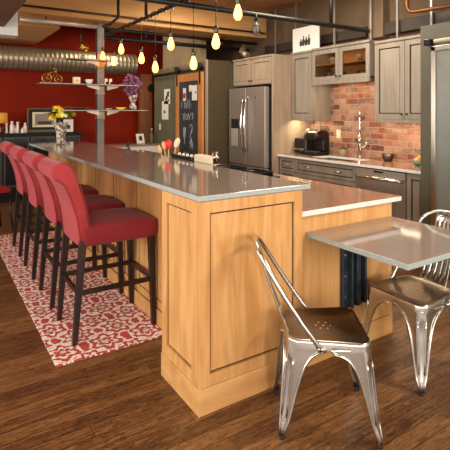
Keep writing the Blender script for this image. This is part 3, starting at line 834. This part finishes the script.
def note(y, z, w_, h_, lab, mm='paper', marks=0, x=3.385):
    t = thing('paper_note', lab, 'paper', (x, y, z))
    bx('sheet', (-.002, 0, -w_/2, w_/2, 0, h_), M[mm], t)
    if marks:
        b = B()
        for k in range(marks):
            yy = random.uniform(-w_*.3, w_*.3); zz = random.uniform(h_*.15, h_*.85); r = min(w_, h_)*random.uniform(.1, .2)
            prism(b, [(yy-r, zz-r*.5), (yy+r*.6, zz-r*.7), (yy+r, zz+r*.3), (yy-.2*r, zz+r)], .001, 'x', -.003)
        link('print', b, M['ink'], t)
note(6.46, 1.66, .10, .20, 'red and white card pinned at the top left of the chalkboard', 'paper', 1)
b = B(); box(b, 3.380, 3.383, 6.42, 6.50, 1.70, 1.78); tag(link('red_card', b, M['red']), 'small red tag pinned over the white card on the chalkboard', 'tag')
note(6.13, 1.66, .16, .23, 'white photo sheet pinned at the top right of the chalkboard', 'paper', 2)
note(6.26, 1.80, .09, .10, 'small round white note pinned above the photo sheet', 'paper', 1, 3.384)
gp = lambda u, v: at(u, v, X=3.445)
p = gp(167, 97); note(p.y, gp(167, 104).z, .24, .26, 'collage sheet pinned above the blank note on the green wall', 'paper', 6, 3.448)
p = gp(165, 119); note(p.y, gp(165, 119.5).z, .26, .32, 'white drawing sheet on the green wall below the collage', 'paper', 1, 3.448)

# ------------------------------------------------------------------ far counter, post, dresser
t = thing('side_cabinet', 'white-fronted cabinet with brown top against the green wall', 'cabinet', (2.85, 7.58, 0))
bx('body', (-.53, .53, -.18, .18, 0, .90), M['white'], t); bx('top', (-.56, .56, -.21, .19, .90, .93), M['granite'], t, .003)
t = thing('photo_frame', 'small white photo frame leaning on the side cabinet', 'picture', (3.10, 7.56, .932))
b = B(); box(b, -.075, .075, -.008, .008, 0, .17); o = link('frame', b, M['white'], t); o.rotation_euler = (-.25, 0, .15)
b = B(); prism(b, [(-.03, .05), (.03, .05), (.035, .11), (0, .14), (-.035, .11)], .002, 'y', -.011); q = link('photo', b, M['ink'], o)
t = thing('bottle', 'dark bottle with pale label on the side cabinet', 'bottle', (3.33, 7.62, .932))
b = B(); lathe(b, [(.035, 0), (.037, .01), (.037, .13), (.014, .19), (.014, .23)], n=16); link('body', b, M['olivegrey'], t)
b = B(); lathe(b, [(.015, .23), (.015, .25)], n=12); link('cap', b, M['white'], t)
t = thing('switch_plate', 'white switch plate on the green wall beside the bottle', 'switch', (3.449, 7.52, 1.22)); bx('plate', (-.006, 0, -.03, .03, -.055, .055), M['white'], t, .002); bx('toggle', (-.012, -.006, -.008, .008, -.012, .012), M['cream'], t)
b = B(); box(b, 3.33, 3.55, 8.1, 8.25, 0, 2.2); tag(link('wooden_post', b, M['postwood'], None, bevel=.006), 'dark stained wooden post between red wall and green wall', 'post')
t = thing('wall_sconce', 'small black round sconce on the wooden post', 'lamp', (3.50, 8.1, 1.93)); b = B(); tube(b, [(0, 0, 0), (0, -.05, 0)], .02, 10); link('arm', b, M['black'], t)
b = B(); tube(b, [(0, -.05, .0), (0, -.06, 0), (0, -.12, 0)], [.04, .075, .08], 16); link('head', b, M['black'], t)

DZ2 = 1.13
t = thing('sideboard', 'long black sideboard with glazed doors against the red wall', 'sideboard', (1.1, 8.37, 0))
bx('body', (-1.4, 1.13, -.2, .22, .1, DZ2-.03), M['blackwood'], t, .004); bx('top', (-1.44, 1.17, -.22, .225, DZ2-.03, DZ2), M['blackwood'], t, .004)
bx('plinth', (-1.35, 1.08, -.15, .2, 0, .1), M['blackwood'], t)
for k in range(6):
    a = -1.36+k*.415; b = B()
    for d in ((-.215, -.2, a, a+.03), (-.215, -.2, a+.36, a+.39)): box(b, d[2], d[3], d[0], d[1], .25, DZ2-.06)
    box(b, a+.03, a+.36, -.215, -.2, DZ2-.09, DZ2-.06); box(b, a+.03, a+.36, -.215, -.2, .25, .28)
    dr = link('door', b, M['doordark'], t, .002)
    b = B(); box(b, a+.03, a+.36, -.207, -.203, .28, DZ2-.09); link('glass_pane', b, M['blacksat'], dr)
dzt = DZ2
def P8(u, Y=8.3): return at(u, 120, Y=Y).x
t = thing('framed_picture', 'large dark framed landscape picture leaning on the sideboard', 'picture', ((P8(28.5)+P8(62))/2, 8.44, dzt))
w = (P8(62)-P8(28.5))/2; H = .42
b = B()
for d in ((-w, -w+.025, -.015, .015, 0, H), (w-.025, w, -.015, .015, 0, H), (-w+.025, w-.025, -.015, .015, H-.025, H), (-w+.025, w-.025, -.015, .015, 0, .045)): box(b, *d)
fo = link('frame', b, M['gold'], t, .005)
bx('mat_border', (-w+.025, w-.025, -.006, .01, .045, H-.025), M['blackwood'], t)
bx('mount', (-w+.085, w-.07, -.009, -.006, .09, H-.07), M['cream'], t)
b = B(); box(b, -w+.125, w-.11, -.012, -.009, .125, H-.10); link('print', b, M['taupe'], t)
b = B(); box(b, -w+.17, w-.15, -.014, -.012, .14, .19); link('dark_foreground', b, M['ink'], t)
t = thing('small_white_picture', 'small white picture card at the right end of the sideboard', 'picture', (P8(70), 8.42, dzt))
bx('card', (-.085, .085, -.008, .008, 0, .22), M['white'], t); bx('print', (-.04, .03, -.011, -.008, .05, .12), M['ink'], t)
fig = None
for i, (u, h, w_) in enumerate([(6.5, .17, .03), (11.5, .2, .05), (14.5, .13, .05), (17.2, .19, .035), (25, .17, .05), (22, .09, .04)]):
    b = B(); lathe(b, [(w_*.8, 0), (w_*.6, h*.3), (w_*.62, h*.55), (w_*.5, h*.72), (w_*.2, h*.8)], n=14)
    x = P8(u, 8.35); o = thing('figurine', '', 'figurine', (x, 8.30 if i % 2 else 8.34, dzt+.001), group='white figurines on the sideboard')
    link('robe', b, M['white'], o); b = B(); sph(b, (0, 0, h*.88), h*.13); link('head', b, M['white'], o)
    o['label'] = ['slim white figurine beside the table lamp', 'tall broad white figurine second from the lamp', 'squat white figurine in the middle of the group', 'tall slim white figurine in the middle of the group', 'white figurine nearest the large framed picture', 'smallest white figurine just left of the end one'][i]
t = thing('table_lamp', 'table lamp with amber drum shade at the left end of the sideboard', 'lamp', (P8(0.5, 8.35), 8.33, dzt))
b = B(); lathe(b, [(.05, 0), (.045, .02), (.065, .09), (.03, .16), (.012, .18)], n=20); link('base', b, M['redlac'], t)
b = B(); lathe(b, [(.105, .17), (.10, .34)], n=24, cap=False); link('lamp_shade', b, M['shade'], t, solid=.003)

# dining chair with red cushion, cut by the left edge
t = thing('cushioned_chair', 'black metal chair with red seat cushion at the left edge', 'chair', (.57, 6.25, 0), 0.2)
b = B()
tube(b, [(-.2, -.2, .48), (-.2, -.2, .02)], .014, 8); link('leg', b, M['black'], t)
for p, q in (((.2, -.2), (.235, -.235)), ((.2, .2), (.235, .235)), ((-.2, .2), (-.22, .22))):
    b = B(); tube(b, [(p[0], p[1], .48), (p[0]*1.02, p[1]*1.02, .25), (q[0], q[1], .01)], .014, 8); link('leg', b, M['black'], t)
b = B(); box(b, -.22, .22, -.22, .22, .47, .50); link('seat', b, M['black'], t, .01)
b = B(); box(b, -.21, .21, -.21, .21, .50, .56); link('cushion', b, M['cushred'], t, .02, 3)
b = B(); tube(b, [(-.2, -.2, .5), (-.22, -.2, .8), (-.24, -.1, .98), (-.24, .1, .98), (-.22, .2, .8), (-.2, .2, .5)], .013, 8); tube(b, [(-.21, 0, .5), (-.24, 0, .98)], .01, 6); link('backrest', b, M['black'], t)

# ------------------------------------------------------------------ column with shelves
CX, CY = 1.895, 6.0
t = thing('steel_column', 'steel column rising behind the bar and carrying the shelves', 'column', (CX, CY+.04, 0))
b = B(); box(b, -.045, .045, -.035, -.027, .0, 2.67); box(b, -.045, .045, .027, .035, 0, 2.67); box(b, -.008, .008, -.027, .027, 0, 2.67); link('post', b, M['column'], t)
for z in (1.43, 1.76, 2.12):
    b = B(); box(b, -.052, .052, -.045, .04, z-.045, z+.05); link('collar', b, M['yellowcollar'] if z > 2 else M['galv'], t, .004)  # top collar coloured yellow, lower ones galvanised
# low counter continues round the column: keep the column outside the island counter
def shelf(u0, u1, v, lab):
    z = at(98.5, v, Y=CY).z; x0, x1 = at(u0, v, Y=CY-.12).x, at(u1, v, Y=CY-.12).x
    t = thing('wall_shelf', lab, 'shelf', ((x0+x1)/2, CY-.13, z), group='steel shelves on the column'); w = (x1-x0)/2
    b = B(); box(b, -w, w, -.11, .085, -.012, 0); link('board', b, M['greyshelf'], t, .003)
    xc = CX-(x0+x1)/2
    for s in (-1, 1):
        b = B(); prism(b, [(xc+s*.052, -.07), (xc+s*.052, -.012), (xc+s*.22, -.012), (xc+s*.2, -.03)], .006, 'y', .03); link('bracket', b, M['silver'], t)
    return z
z0s = shelf(66, 106, 61.5, 'short top shelf on the steel column beside the duct')
z1s = shelf(38, 136, 85.3, 'middle shelf on the steel column holding the toy bicycle')
z2s = shelf(60, 145, 110, 'lowest shelf on the steel column holding the purple flowers')
SY = CY-.14
def SX(u): return at(u, 85, Y=SY).x
# toy bicycle
t = thing('toy_bicycle', 'small golden wire bicycle on the left end of the middle shelf', 'bicycle', ((SX(42)+SX(63))/2, SY, z1s+.001)); w = (SX(63)-SX(42))/2
for s, r in ((-1, .055), (1, .045)):
    b = B(); x = s*(w-.055); tube(b, [(x+r*math.cos(a), 0, r+.004+r*math.sin(a)) for a in [2*PI*k/20 for k in range(20)]], .005, 6, closed=True)
    for k in range(5): a = PI*k/5; tube(b, [(x+r*math.cos(a), 0, r+.004+r*math.sin(a)), (x-r*math.cos(a), 0, r+.004-r*math.sin(a))], .0016, 4)
    link('wheel', b, M['brass'], t)
b = B(); L_, R2 = (-(w-.055), 0, .06), (w-.055, 0, .06)
for pp in ([L_, (-.02, 0, .05), (w-.085, 0, .14)], [L_, (-.035, 0, .13), (-.02, 0, .05)], [(-.035, 0, .13), (w-.085, 0, .14)], [R2, (w-.085, 0, .15), (w-.08, 0, .175)]): tube(b, pp, .0045, 6)
link('frame', b, M['brass'], t)
b = B(); tube(b, [(w-.11, -.03, .175), (w-.08, 0, .178), (w-.11, .03, .175)], .0045, 6); link('handlebar', b, M['brass'], t)
b = B(); box(b, -.065, -.01, -.012, .012, .138, .148); link('saddle', b, M['blackwood'], t, .004)
t = thing('small_box', 'cream cube ornament with gold print beside the bicycle', 'ornament', (SX(76.5), SY, z1s+.001)); bx('cube', (-.042, .042, -.03, .03, 0, .085), M['cream'], t, .004)
b = B(); prism(b, [(-.02, .02), (.02, .03), (.01, .06), (-.015, .055)], .002, 'y', -.0315); link('print', b, M['brass'], t)
t = thing('small_bowl', 'white bowl on the middle shelf left of the column', 'bowl', (SX(89), SY, z1s+.001)); b = B(); lathe(b, [(.02, 0), (.035, .015), (.052, .06), (.048, .06), (.03, .015)], n=20); link('bowl', b, M['white'], t)
for i, u in enumerate((106, 110.5)):
    t = thing('letter_ornament', ['white ornament on the middle shelf just right of the column', 'white ornament on the middle shelf farther right of the column'][i], 'ornament', (SX(u), SY, z1s+.001))
    b = B(); box(b, -.018, -.006, -.012, .012, 0, .08); box(b, -.006, .018, -.012, .012, .04, .08); link('block', b, M['cream'], t, .003)
# lower shelf
t = thing('tray', 'long dark tray on the lowest shelf left of the column', 'tray', (SX(80), SY, z2s+.001)); b = B()
lathe(b, [(.05, 0), (.13, .012), (.15, .025), (.145, .027), (.10, .008)], n=28); o = link('dish', b, M['pewter'], t); o.scale = (.95, .5, 1)
t = thing('small_dish', 'small dark dish on the lowest shelf right of the column', 'dish', (SX(108.5), SY, z2s+.001)); b = B(); lathe(b, [(.025, 0), (.05, .02), (.046, .022), (.02, .006)], n=18); link('dish', b, M['tan'], t)
t = thing('yellow_dish', 'shallow yellow dish on the lowest shelf beside the purple vase', 'dish', (SX(121), SY, z2s+.001)); b = B(); lathe(b, [(.03, 0), (.07, .03), (.066, .033), (.03, .01)], n=20); link('dish', b, M['yellow'], t)
def flowers(t, kinds, c, R_, n, size, names):
    for key, nm in zip(kinds, names):
        b = B()
        for k in range(n[nm] if isinstance(n, dict) else n):
            a = random.uniform(0, 2*PI); e = random.uniform(-.2, 1); rr = R_*random.uniform(.5, 1)
            p = Vector((c[0]+rr*math.cos(a)*math.sqrt(max(0, 1-e*e)), c[1]+rr*math.sin(a)*math.sqrt(max(0, 1-e*e)), c[2]+rr*e*.9))
            s = size*random.uniform(.7, 1.2)
            if nm == 'leaves':
                s *= 1.5; d = Vector((math.cos(a), math.sin(a), .2)); sd = Vector((-math.sin(a), math.cos(a), 0))
                v = [b.verts.new(p+d*q*s*1.6+sd*w_*s*.5) for q, w_ in ((-1, 0), (0, 1), (1.2, 0), (0, -1))]; b.faces.new(v)
            else:
                b.free(); b = B()
                for j in range(7):
                    aa = 2*PI*j/7; q = p+Vector((math.cos(aa)*s*.55, math.sin(aa)*s*.35, math.sin(aa*2)*s*.3)); sph(b, q, s*.5, 6)
                sph(b, p, s*.55, 6); link(nm, b, M[key], t)
        if nm == 'leaves': link(nm, b, M[key], t)
t = thing('purple_bouquet', 'footed vase of purple dried flowers on the lowest shelf', 'flowers', (SX(133), SY, z2s+.001))
b = B(); lathe(b, [(.045, 0), (.048, .06), (.03, .085), (.022, .10), (.045, .13), (.06, .17), (.062, .20)], n=20); link('vase', b, M['vase'], t)
b = B()
for k in range(110):
    a = random.uniform(0, 2*PI); e = random.uniform(-1, 1); rr = random.uniform(.4, 1)*.13; q = math.sqrt(1-e*e)
    sph(b, (rr*math.cos(a)*q, rr*math.sin(a)*q*.7, .335+rr*e*1.15), random.uniform(.016, .028), 6)
o = link('dried_blooms', b, M['purple'], t)
t = thing('shelf_bouquet', 'small yellow and red arrangement on the top shelf', 'flowers', (SX(83), SY, z0s+.001))
b = B(); lathe(b, [(.03, 0), (.035, .03), (.03, .05)], n=14); link('pot', b, M['vase'], t)
flowers(t, ['yellow', 'leaf', 'red'], (0, 0, .12), .09, {'yellow_bloom': 7, 'leaves': 30, 'red_bloom': 4}, .016, ['yellow_bloom', 'leaves', 'red_bloom'])

# ------------------------------------------------------------------ things on the bar
vp = at(61, 144.5, Z=1.07)
t = thing('flower_vase', 'patterned glass vase of yellow and white flowers on the bar top', 'flowers', (vp.x, vp.y, 1.071))
b = B(); lathe(b, [(.05, 0), (.058, .01), (.054, .08), (.064, .17), (.088, .28), (.082, .28), (.055, .15), (.04, .02)], n=24); link('vase', b, M['vase'], t)
flowers(t, ['yellow', 'yellowpale', 'orange', 'leaf'], (.0, 0, .35), .15, {'yellow_bloom': 16, 'white_bloom': 5, 'orange_bloom': 10, 'leaves': 90}, .042, ['yellow_bloom', 'white_bloom', 'orange_bloom', 'leaves'])
pp = at(128, 148.5, X=1.785)
t = thing('pepper_mill', 'small dark mill standing on the inner edge of the bar top', 'pepper mill', (pp.x, pp.y, 1.071))
b = B(); lathe(b, [(.026, 0), (.027, .01), (.016, .03), (.02, .05)], n=16); link('body', b, M['pewter'], t)
b = B(); lathe(b, [(.02, .05), (.024, .06), (.018, .075), (.006, .085), (.006, .095)], n=16); link('head', b, M['black'], t)
up = at(166, 158, Z=1.07)
ux, uy = 1.86, at(167, 158, X=1.86).y
t = thing('utensil_crock', 'round crock holding wooden spoons behind the bar edge', 'crock', (ux+.02, uy, .913))
b = B(); lathe(b, [(.05, 0), (.06, .01), (.062, .15), (.058, .15), (.054, .02), (.01, .01)], n=24); link('crock', b, M['teal'], t)
def utensil(name, lab, off, hz, m, head, cat='utensil'):
    t2 = thing(name, lab, cat, (ux+.02+off*.25*Rv[0], uy+off*.25*Rv[1], .93))
    dx, dy = off*.75*Rv[0], off*.75*Rv[1]
    o_ = B(); tube(o_, [(0, 0, 0), (dx*.8, dy*.8, hz-.04)], .006, 8); link('handle', o_, M['spoonwood'], t2)
    o_ = B(); sph(o_, (0, 0, 0), .05, 12, head); q = link('head', o_, M[m], t2); q.location = (dx, dy, hz); q.rotation_euler = (0, off*4, -CYAW)
utensil('wooden_spoon', 'wooden spoon leaning farthest left in the crock', -.085, .20, 'spoonwood', (.42, .2, .85))
utensil('wooden_spoon', 'wooden spoon second from the left in the crock', -.048, .235, 'spoonwood', (.40, .2, .85))
utensil('spatula', 'bright red spatula in the middle of the crock', -.005, .245, 'red', (.75, .2, .95))
utensil('spatula', 'broad pale wooden spatula leaning right in the crock', .075, .26, 'cream', (.55, .2, 1.05))
# range on the island, its rear guard showing over the bar
cky = at(190, 158, X=1.86).y
t = thing('cooktop', 'black gas cooktop on the lower island counter behind the bar', 'cooktop', (2.24, cky, .9125))
bx('back_guard', (-.385, -.355, -.04, .36, 0, .185), M['blacksat'], t, .004)
for k in range(4):
    b = B(); lathe(b, [(.014, .185), (.013, .2), (.008, .205)], n=12); link('knob', b, M['white'], t, loc=(-.370, -.01+k*.075, 0))
bx('glass_top', (-.27, .30, -.38, .38, 0, .012), M['blacksat'], t, .004)
for gx in (-.16, .13):
    for gy_ in (-.2, .2):
        b = B()
        for k in range(3): box(b, gx-.13, gx+.13, gy_-.12+k*.12-.006, gy_-.12+k*.12+.006, .04, .052)
        for s in (-1, 1): box(b, gx+s*.125-.006, gx+s*.125+.006, gy_-.13, gy_+.13, .012, .052)
        link('grate', b, M['black'], t)
cp0 = at(200, 163, X=1.845); cp1 = at(213, 165, X=1.845)
t = thing('cream_block', 'cream oblong block with a dark end behind the bar edge', 'kitchen tool', (1.875, at(203, 163, X=1.86).y, .913))
bx('stand', (-.03, .04, -.12, .11, 0, .15), M['cream'], t, .006)
bx('block', (-.03, .04, -.17, .13, .15, .215), M['cream'], t, .012)
bx('dark_end', (-.024, .034, -.176, -.17, .16, .205), M['blacksat'], t)
b = B(); tube(b, [(0, -.13, .21), (0, -.13, .25), (0, -.19, .25), (0, -.19, .18)], .008, 8); link('clip', b, M['chrome'], t)

# ------------------------------------------------------------------ overhead
def tt_(n, pts, r, m, lab, cat, g=None): return tag_tube(n, pts, r, M[m], lab, cat, g)
tt_('black_pipe', [(1.895, 2.0, 2.47), (1.895, 5.84, 2.47)], .016, 'black', 'black pipe running lengthwise above the bar carrying the bulbs', 'pipe')
tt_('black_pipe', [(1.3, 3.68, 2.455), (4.43, 3.68, 2.455)], .026, 'black', 'thick black pipe crossing the ceiling above the cabinets', 'pipe')
p = at(331, 20, Y=3.68)
tt_('drop_pipe', [(p.x, 3.68, 2.46), (p.x, 3.68, ZC)], .02, 'black', 'black vertical pipe dropping to the thick black ceiling pipe', 'pipe')
p = at(146, 15, X=1.895)
tt_('drop_rod', [(1.895, p.y, 2.48), (1.895, p.y, ZC)], .016, 'black', 'black vertical rod holding the bulb pipe near the column', 'pipe')
p = at(117, 15, X=1.895)
tt_('conduit_drop', [(1.895, p.y-.05, ZC), (1.895, p.y-.05, 2.62), (1.78, p.y-.05, 2.52), (1.72, p.y, 2.50)], .018, 'black', 'bent black conduit dropping beside the column', 'pipe')
pq = tt_('silver_pipe', [(.9, 6.0, 2.55+.06), (CX-.06, 6.0, 2.61)], .032, 'silver', 'silver pipe running left from the column top', 'pipe')
for x in (1.2,):
    b = B(); tube(b, [(x, 6.0, 2.61), (x, 6.0, 2.672)], .008, 6); link('pipe_hanger', b, M['pewter'], pq)
pq = tt_('dark_pipe', [(CX+.06, 6.05, 2.60), (4.5, 6.05, 2.60)], .022, 'black', 'upper dark pipe under the beam right of the column', 'pipe')
for x in (2.6, 3.9):
    b = B(); tube(b, [(x, 6.05, 2.6), (x, 6.05, 2.672)], .008, 6); link('pipe_hanger', b, M['pewter'], pq)
pq = tt_('dark_pipe', [(CX+.06, 6.15, 2.50), (4.4, 6.15, 2.50)], .03, 'black', 'lower dark pipe under the beam right of the column', 'pipe')
for x in (2.6, 3.9):
    b = B(); tube(b, [(x, 6.15, 2.5), (x, 6.15, 2.672)], .008, 6); link('pipe_hanger', b, M['pewter'], pq)
tt_('brown_pipe', [(.3, 5.82, 2.74), (4.5, 5.82, 2.74)], .014, 'pewter', 'thin pipe fixed along the front of the ceiling beam', 'pipe')
# cord wound round pipe
b = B(); pts = []
for k in range(260):
    a = k*.55; y = 2.1+k*.0143; pts.append((1.895+.024*math.cos(a), y, 2.47+.024*math.sin(a)))
tube(b, pts, .005, 5); tag(link('power_cord', b, M['blacksat']), 'black cord wound around the bulb pipe above the bar', 'cord')
# spiral duct
b = B(); yd, zd, rd = 8.1, 2.36, .19; n = 28; prev = None; x = -3.2
rings = []
while x < 3.25:
    for dr, dx in ((0, 0), (.0025, .004), (.0025, .010), (0, .014)):
        rings.append([b.verts.new((x+dx, yd+(rd+dr)*math.cos(2*PI*k/n), zd+(rd+dr)*math.sin(2*PI*k/n))) for k in range(n)])
    x += .075
for A_, B_ in zip(rings, rings[1:]):
    for k in range(n): f = b.faces.new((A_[k], A_[(k+1) % n], B_[(k+1) % n], B_[k])); f.smooth = True
b.faces.new(rings[0]); b.faces.new(rings[-1])
dct = link('spiral_duct', b, M['galv'])
for x in (-1.5, .2, 2.2):
    b = B(); tube(b, [(x, yd, zd+rd-.005), (x, yd, (ZC if x > 1.5 else 2.66))], .008, 6); link('hanger_rod', b, M['pewter'], dct)
tag(dct, 'large round spiral duct along the top of the red wall', 'duct')
# rectangular ducts top-left
xe = at(0, 32, Z=2.42).x
tag_box('ceiling_duct', (-1.2, xe, 1.5, 5.56, 2.42, ZC-.01), M['ductbrown'], 'brown rectangular duct at the top left corner of the ceiling', 'duct', .005)
g0 = at(18, 36, Y=5.6)
tag_box('duct_end_box', (-.4, g0.x, 5.6, 5.83, g0.z, ZC-.01), M['ductpale'], 'pale sheet-metal duct box end at the upper left', 'duct', .005)
# unlit guarded lamp
p = at(251, 12, Y=3.68); 
t = thing('caged_lamp', 'small unlit lamp in a wire cage hung from the thick black pipe', 'lamp', (p.x, 3.60, 2.24))
b = B(); tube(b, [(0, 0, .20), (0, 0, .13)], [.012, .02], 10); link('socket', b, M['black'], t)
b = B(); lathe(b, [(.004, 0), (.024, .02), (.03, .055), (.022, .09), (.015, .12)], n=16); link('bulb', b, M['frost'], t)
b = B()
for k in range(6):
    a = 2*PI*k/6; tube(b, [(.02*math.cos(a), .02*math.sin(a), .13), (.045*math.cos(a), .045*math.sin(a), .08), (.048*math.cos(a), .048*math.sin(a), .0)], .0025, 5)
for r, z in ((.045, .08), (.048, 0)): tube(b, [(r*math.cos(2*PI*k/16), r*math.sin(2*PI*k/16), z) for k in range(16)], .0025, 5, closed=True)
link('cage', b, M['pewter'], t)
# bulbs
def make_bulb():
    t = thing('pendant_bulb', '', 'light bulb')
    b = B(); lathe(b, [(.004, -.062), (.018, -.058), (.028, -.042), (.032, -.022), (.030, -.002), (.022, .025), (.014, .048), (.012, .058)], n=20); bl = link('bulb', b, M['bulb'], t)
    b = B(); lathe(b, [(.014, .056), (.018, .060), (.019, .105), (.012, .115), (.004, .122)], n=16); link('socket', b, M['pewter'], t)
    return t
bp = make_bulb()
bulbs = [(102.8, 56, 'leftmost glowing bulb, against the steel column'), (114, 60.8, 'low glowing bulb just right of the column'), (121.2, 48.8, 'high glowing bulb above and right of the column'),
 (141.5, 58, 'glowing bulb above the purple flowers'), (155.3, 66.7, 'lowest glowing bulb, hanging left of the green wall'), (170.8, 43.5, 'glowing bulb hung on a black fixture over the green wall'),
 (193.5, 62.7, 'glowing bulb in front of the chalkboard door top'), (215.9, 41, 'glowing bulb in front of the over-fridge space'), (237.9, 12, 'nearest and largest glowing bulb at the top of the picture')]
for i, (u, v, lab) in enumerate(bulbs):
    Xb = 1.895+(.0, .035, -.035, .035, .035, -.035, .035, -.035, .035)[i]
    p = at(u, v, X=Xb); o = bp if i == 0 else copy_tree(bp)
    o.location = p; o['label'] = lab; o['group'] = 'glowing bulbs hanging over the bar'
    h = 2.47-p.z
    b = B(); tube(b, [(0, 0, .118), (0, 0, h)], .0028, 6); link('cord', b, M['blacksat'], o)

# space above the kitchen cabinets
i = 0
for u, v in ((275, 52), (295.5, 30), (334, 46), (370.5, 38), (397, 36), (431, 24)):
    X_ = 4.40; p = at(u, v, X=X_)
    tag_box('hanger_strut', (X_, X_+.022, p.y-.012, p.y+.012, (2.31 if p.y > 2.65 else 2.30), ZC), M['greyshelf'], ['thin grey strut above the near side of the fridge', 'thin grey strut behind the white canvas', 'thin grey strut rising behind the glass cabinet middle', 'thin grey strut beside the dark pilaster', 'thin grey strut above the right two-door cabinet', 'thin grey strut above the olive pantry wall'][i], 'strut', 0, 'grey struts above the cabinets'); i += 1
tag_box('dark_duct', (4.44, 4.56, 3.75, 5.75, 2.40, 2.52), M['ductdark'], 'dark flat duct on the wall above the cabinets', 'duct', .005)
tag_box('dark_duct', (4.44, 4.56, .3, 3.48, 2.38, 2.52), M['ductdark'], 'dark flat duct above the right cabinets and pantry', 'duct', .005)
p = at(407, 12, X=4.25)
tt_('copper_pipe', [(4.25, p.y, ZC), (4.25, p.y, 2.60), (4.25, p.y-.03, 2.545), (4.25, p.y-.08, 2.53), (4.25, p.y-.9, 2.50)], .02, 'copper', 'copper pipe bending above the right cabinet', 'pipe')
p = at(237, 50, X=4.2)
tt_('flex_duct', [(4.0, 5.6, 2.275+.05), (4.0, 5.75, 2.40), (4.1, 5.83, 2.5)], .05, 'galv', 'short silver flexible duct behind the over-fridge cabinet', 'duct')

# ------------------------------------------------------------------ light
def area(name, loc, rot, size, power, col, sy=None):
    l = bpy.data.lights.new(name, 'AREA'); l.energy = power; l.color = col; l.size = size
    if sy: l.shape = 'RECTANGLE'; l.size_y = sy
    o = bpy.data.objects.new(name, l); COL.objects.link(o); o.location = loc; o.rotation_euler = rot; return o
def aim(o, tgt): o.rotation_euler = (Vector(tgt)-o.location).to_track_quat('-Z', 'Y').to_euler()
W_ = SC.world or bpy.data.worlds.new('world'); SC.world = W_; W_.use_nodes = True
W_.node_tree.nodes['Background'].inputs[0].default_value = (.80, .88, 1, 1); W_.node_tree.nodes['Background'].inputs[1].default_value = 1.5
FILL = (1, .93, .84); WARM = (1, .78, .52)
area('fill_front_right', (2.2, -3.2, 1.7), (PI/2, 0, 0), 2.7, 110, FILL, 1.5)  # added fill light behind the camera, set at the window openings
area('fill_front_left', (-1.4, -3.2, 1.7), (PI/2, 0, 0), 2.3, 90, FILL, 1.5)
for i, y in enumerate((-1.0, 2.2, 5.6)):
    area('fill_left_%d' % i, (-3.2, y, 1.7), (PI/2, 0, -PI/2), 2.3, (70, 90, 90)[i], FILL, 1.5)  # more added fill, along the unseen left wall
def spot(loc, tgt, power, ang=70, col=WARM, r=.06):
    l = bpy.data.lights.new('unseen_spot', 'SPOT'); l.energy = power; l.color = col; l.spot_size = math.radians(ang); l.spot_blend = .7; l.shadow_soft_size = r
    o = bpy.data.objects.new('unseen_spot', l); COL.objects.link(o); o.location = loc; aim(o, tgt); return o
spot((3.1, .1, 2.8), (1.4, 1.95, .6), 170, 70, (1, .88, .72), .12)
spot((-.4, 1.2, 2.8), (1.1, 3.6, .7), 70, 80, (1, .88, .72), .12)  # added spot to brighten the stools, no fixture there
spot((.2, 5.0, 2.9), (1.5, 8.5, 1.3), 110, 90, WARM, .12)  # added spot to brighten the red wall and sideboard
def panel(loc, s_, p_, col): area('overhead_fill', loc, (0, 0, 0), s_, p_, col)  # added soft fill under the ceiling, not a real fixture
panel((3.3, 3.3, 3.0), .9, 45, (1, .88, .72))
panel((2.9, 5.0, 3.0), .8, 22, (1, .88, .72))
panel((0.2, 2.5, 3.0), 1.2, 45, (1, .9, .76))
panel((2.6, 7.4, 3.0), .7, 14, WARM)
area('under_cabinet_left', (4.30, 4.64, 1.394), (0, 0, 0), .1, 3.2, WARM, .3)
area('under_cabinet_right', (4.30, 3.04, 1.394), (0, 0, 0), .1, 4.5, WARM, .6)
area('under_cabinet_mid', (4.34, 3.97, 1.87), (0, 0, 0), .2, 2.6, WARM, .7)
area('cabinet_inside', (4.36, 3.97, 2.28), (0, 0, 0), .2, 6, WARM, .8)
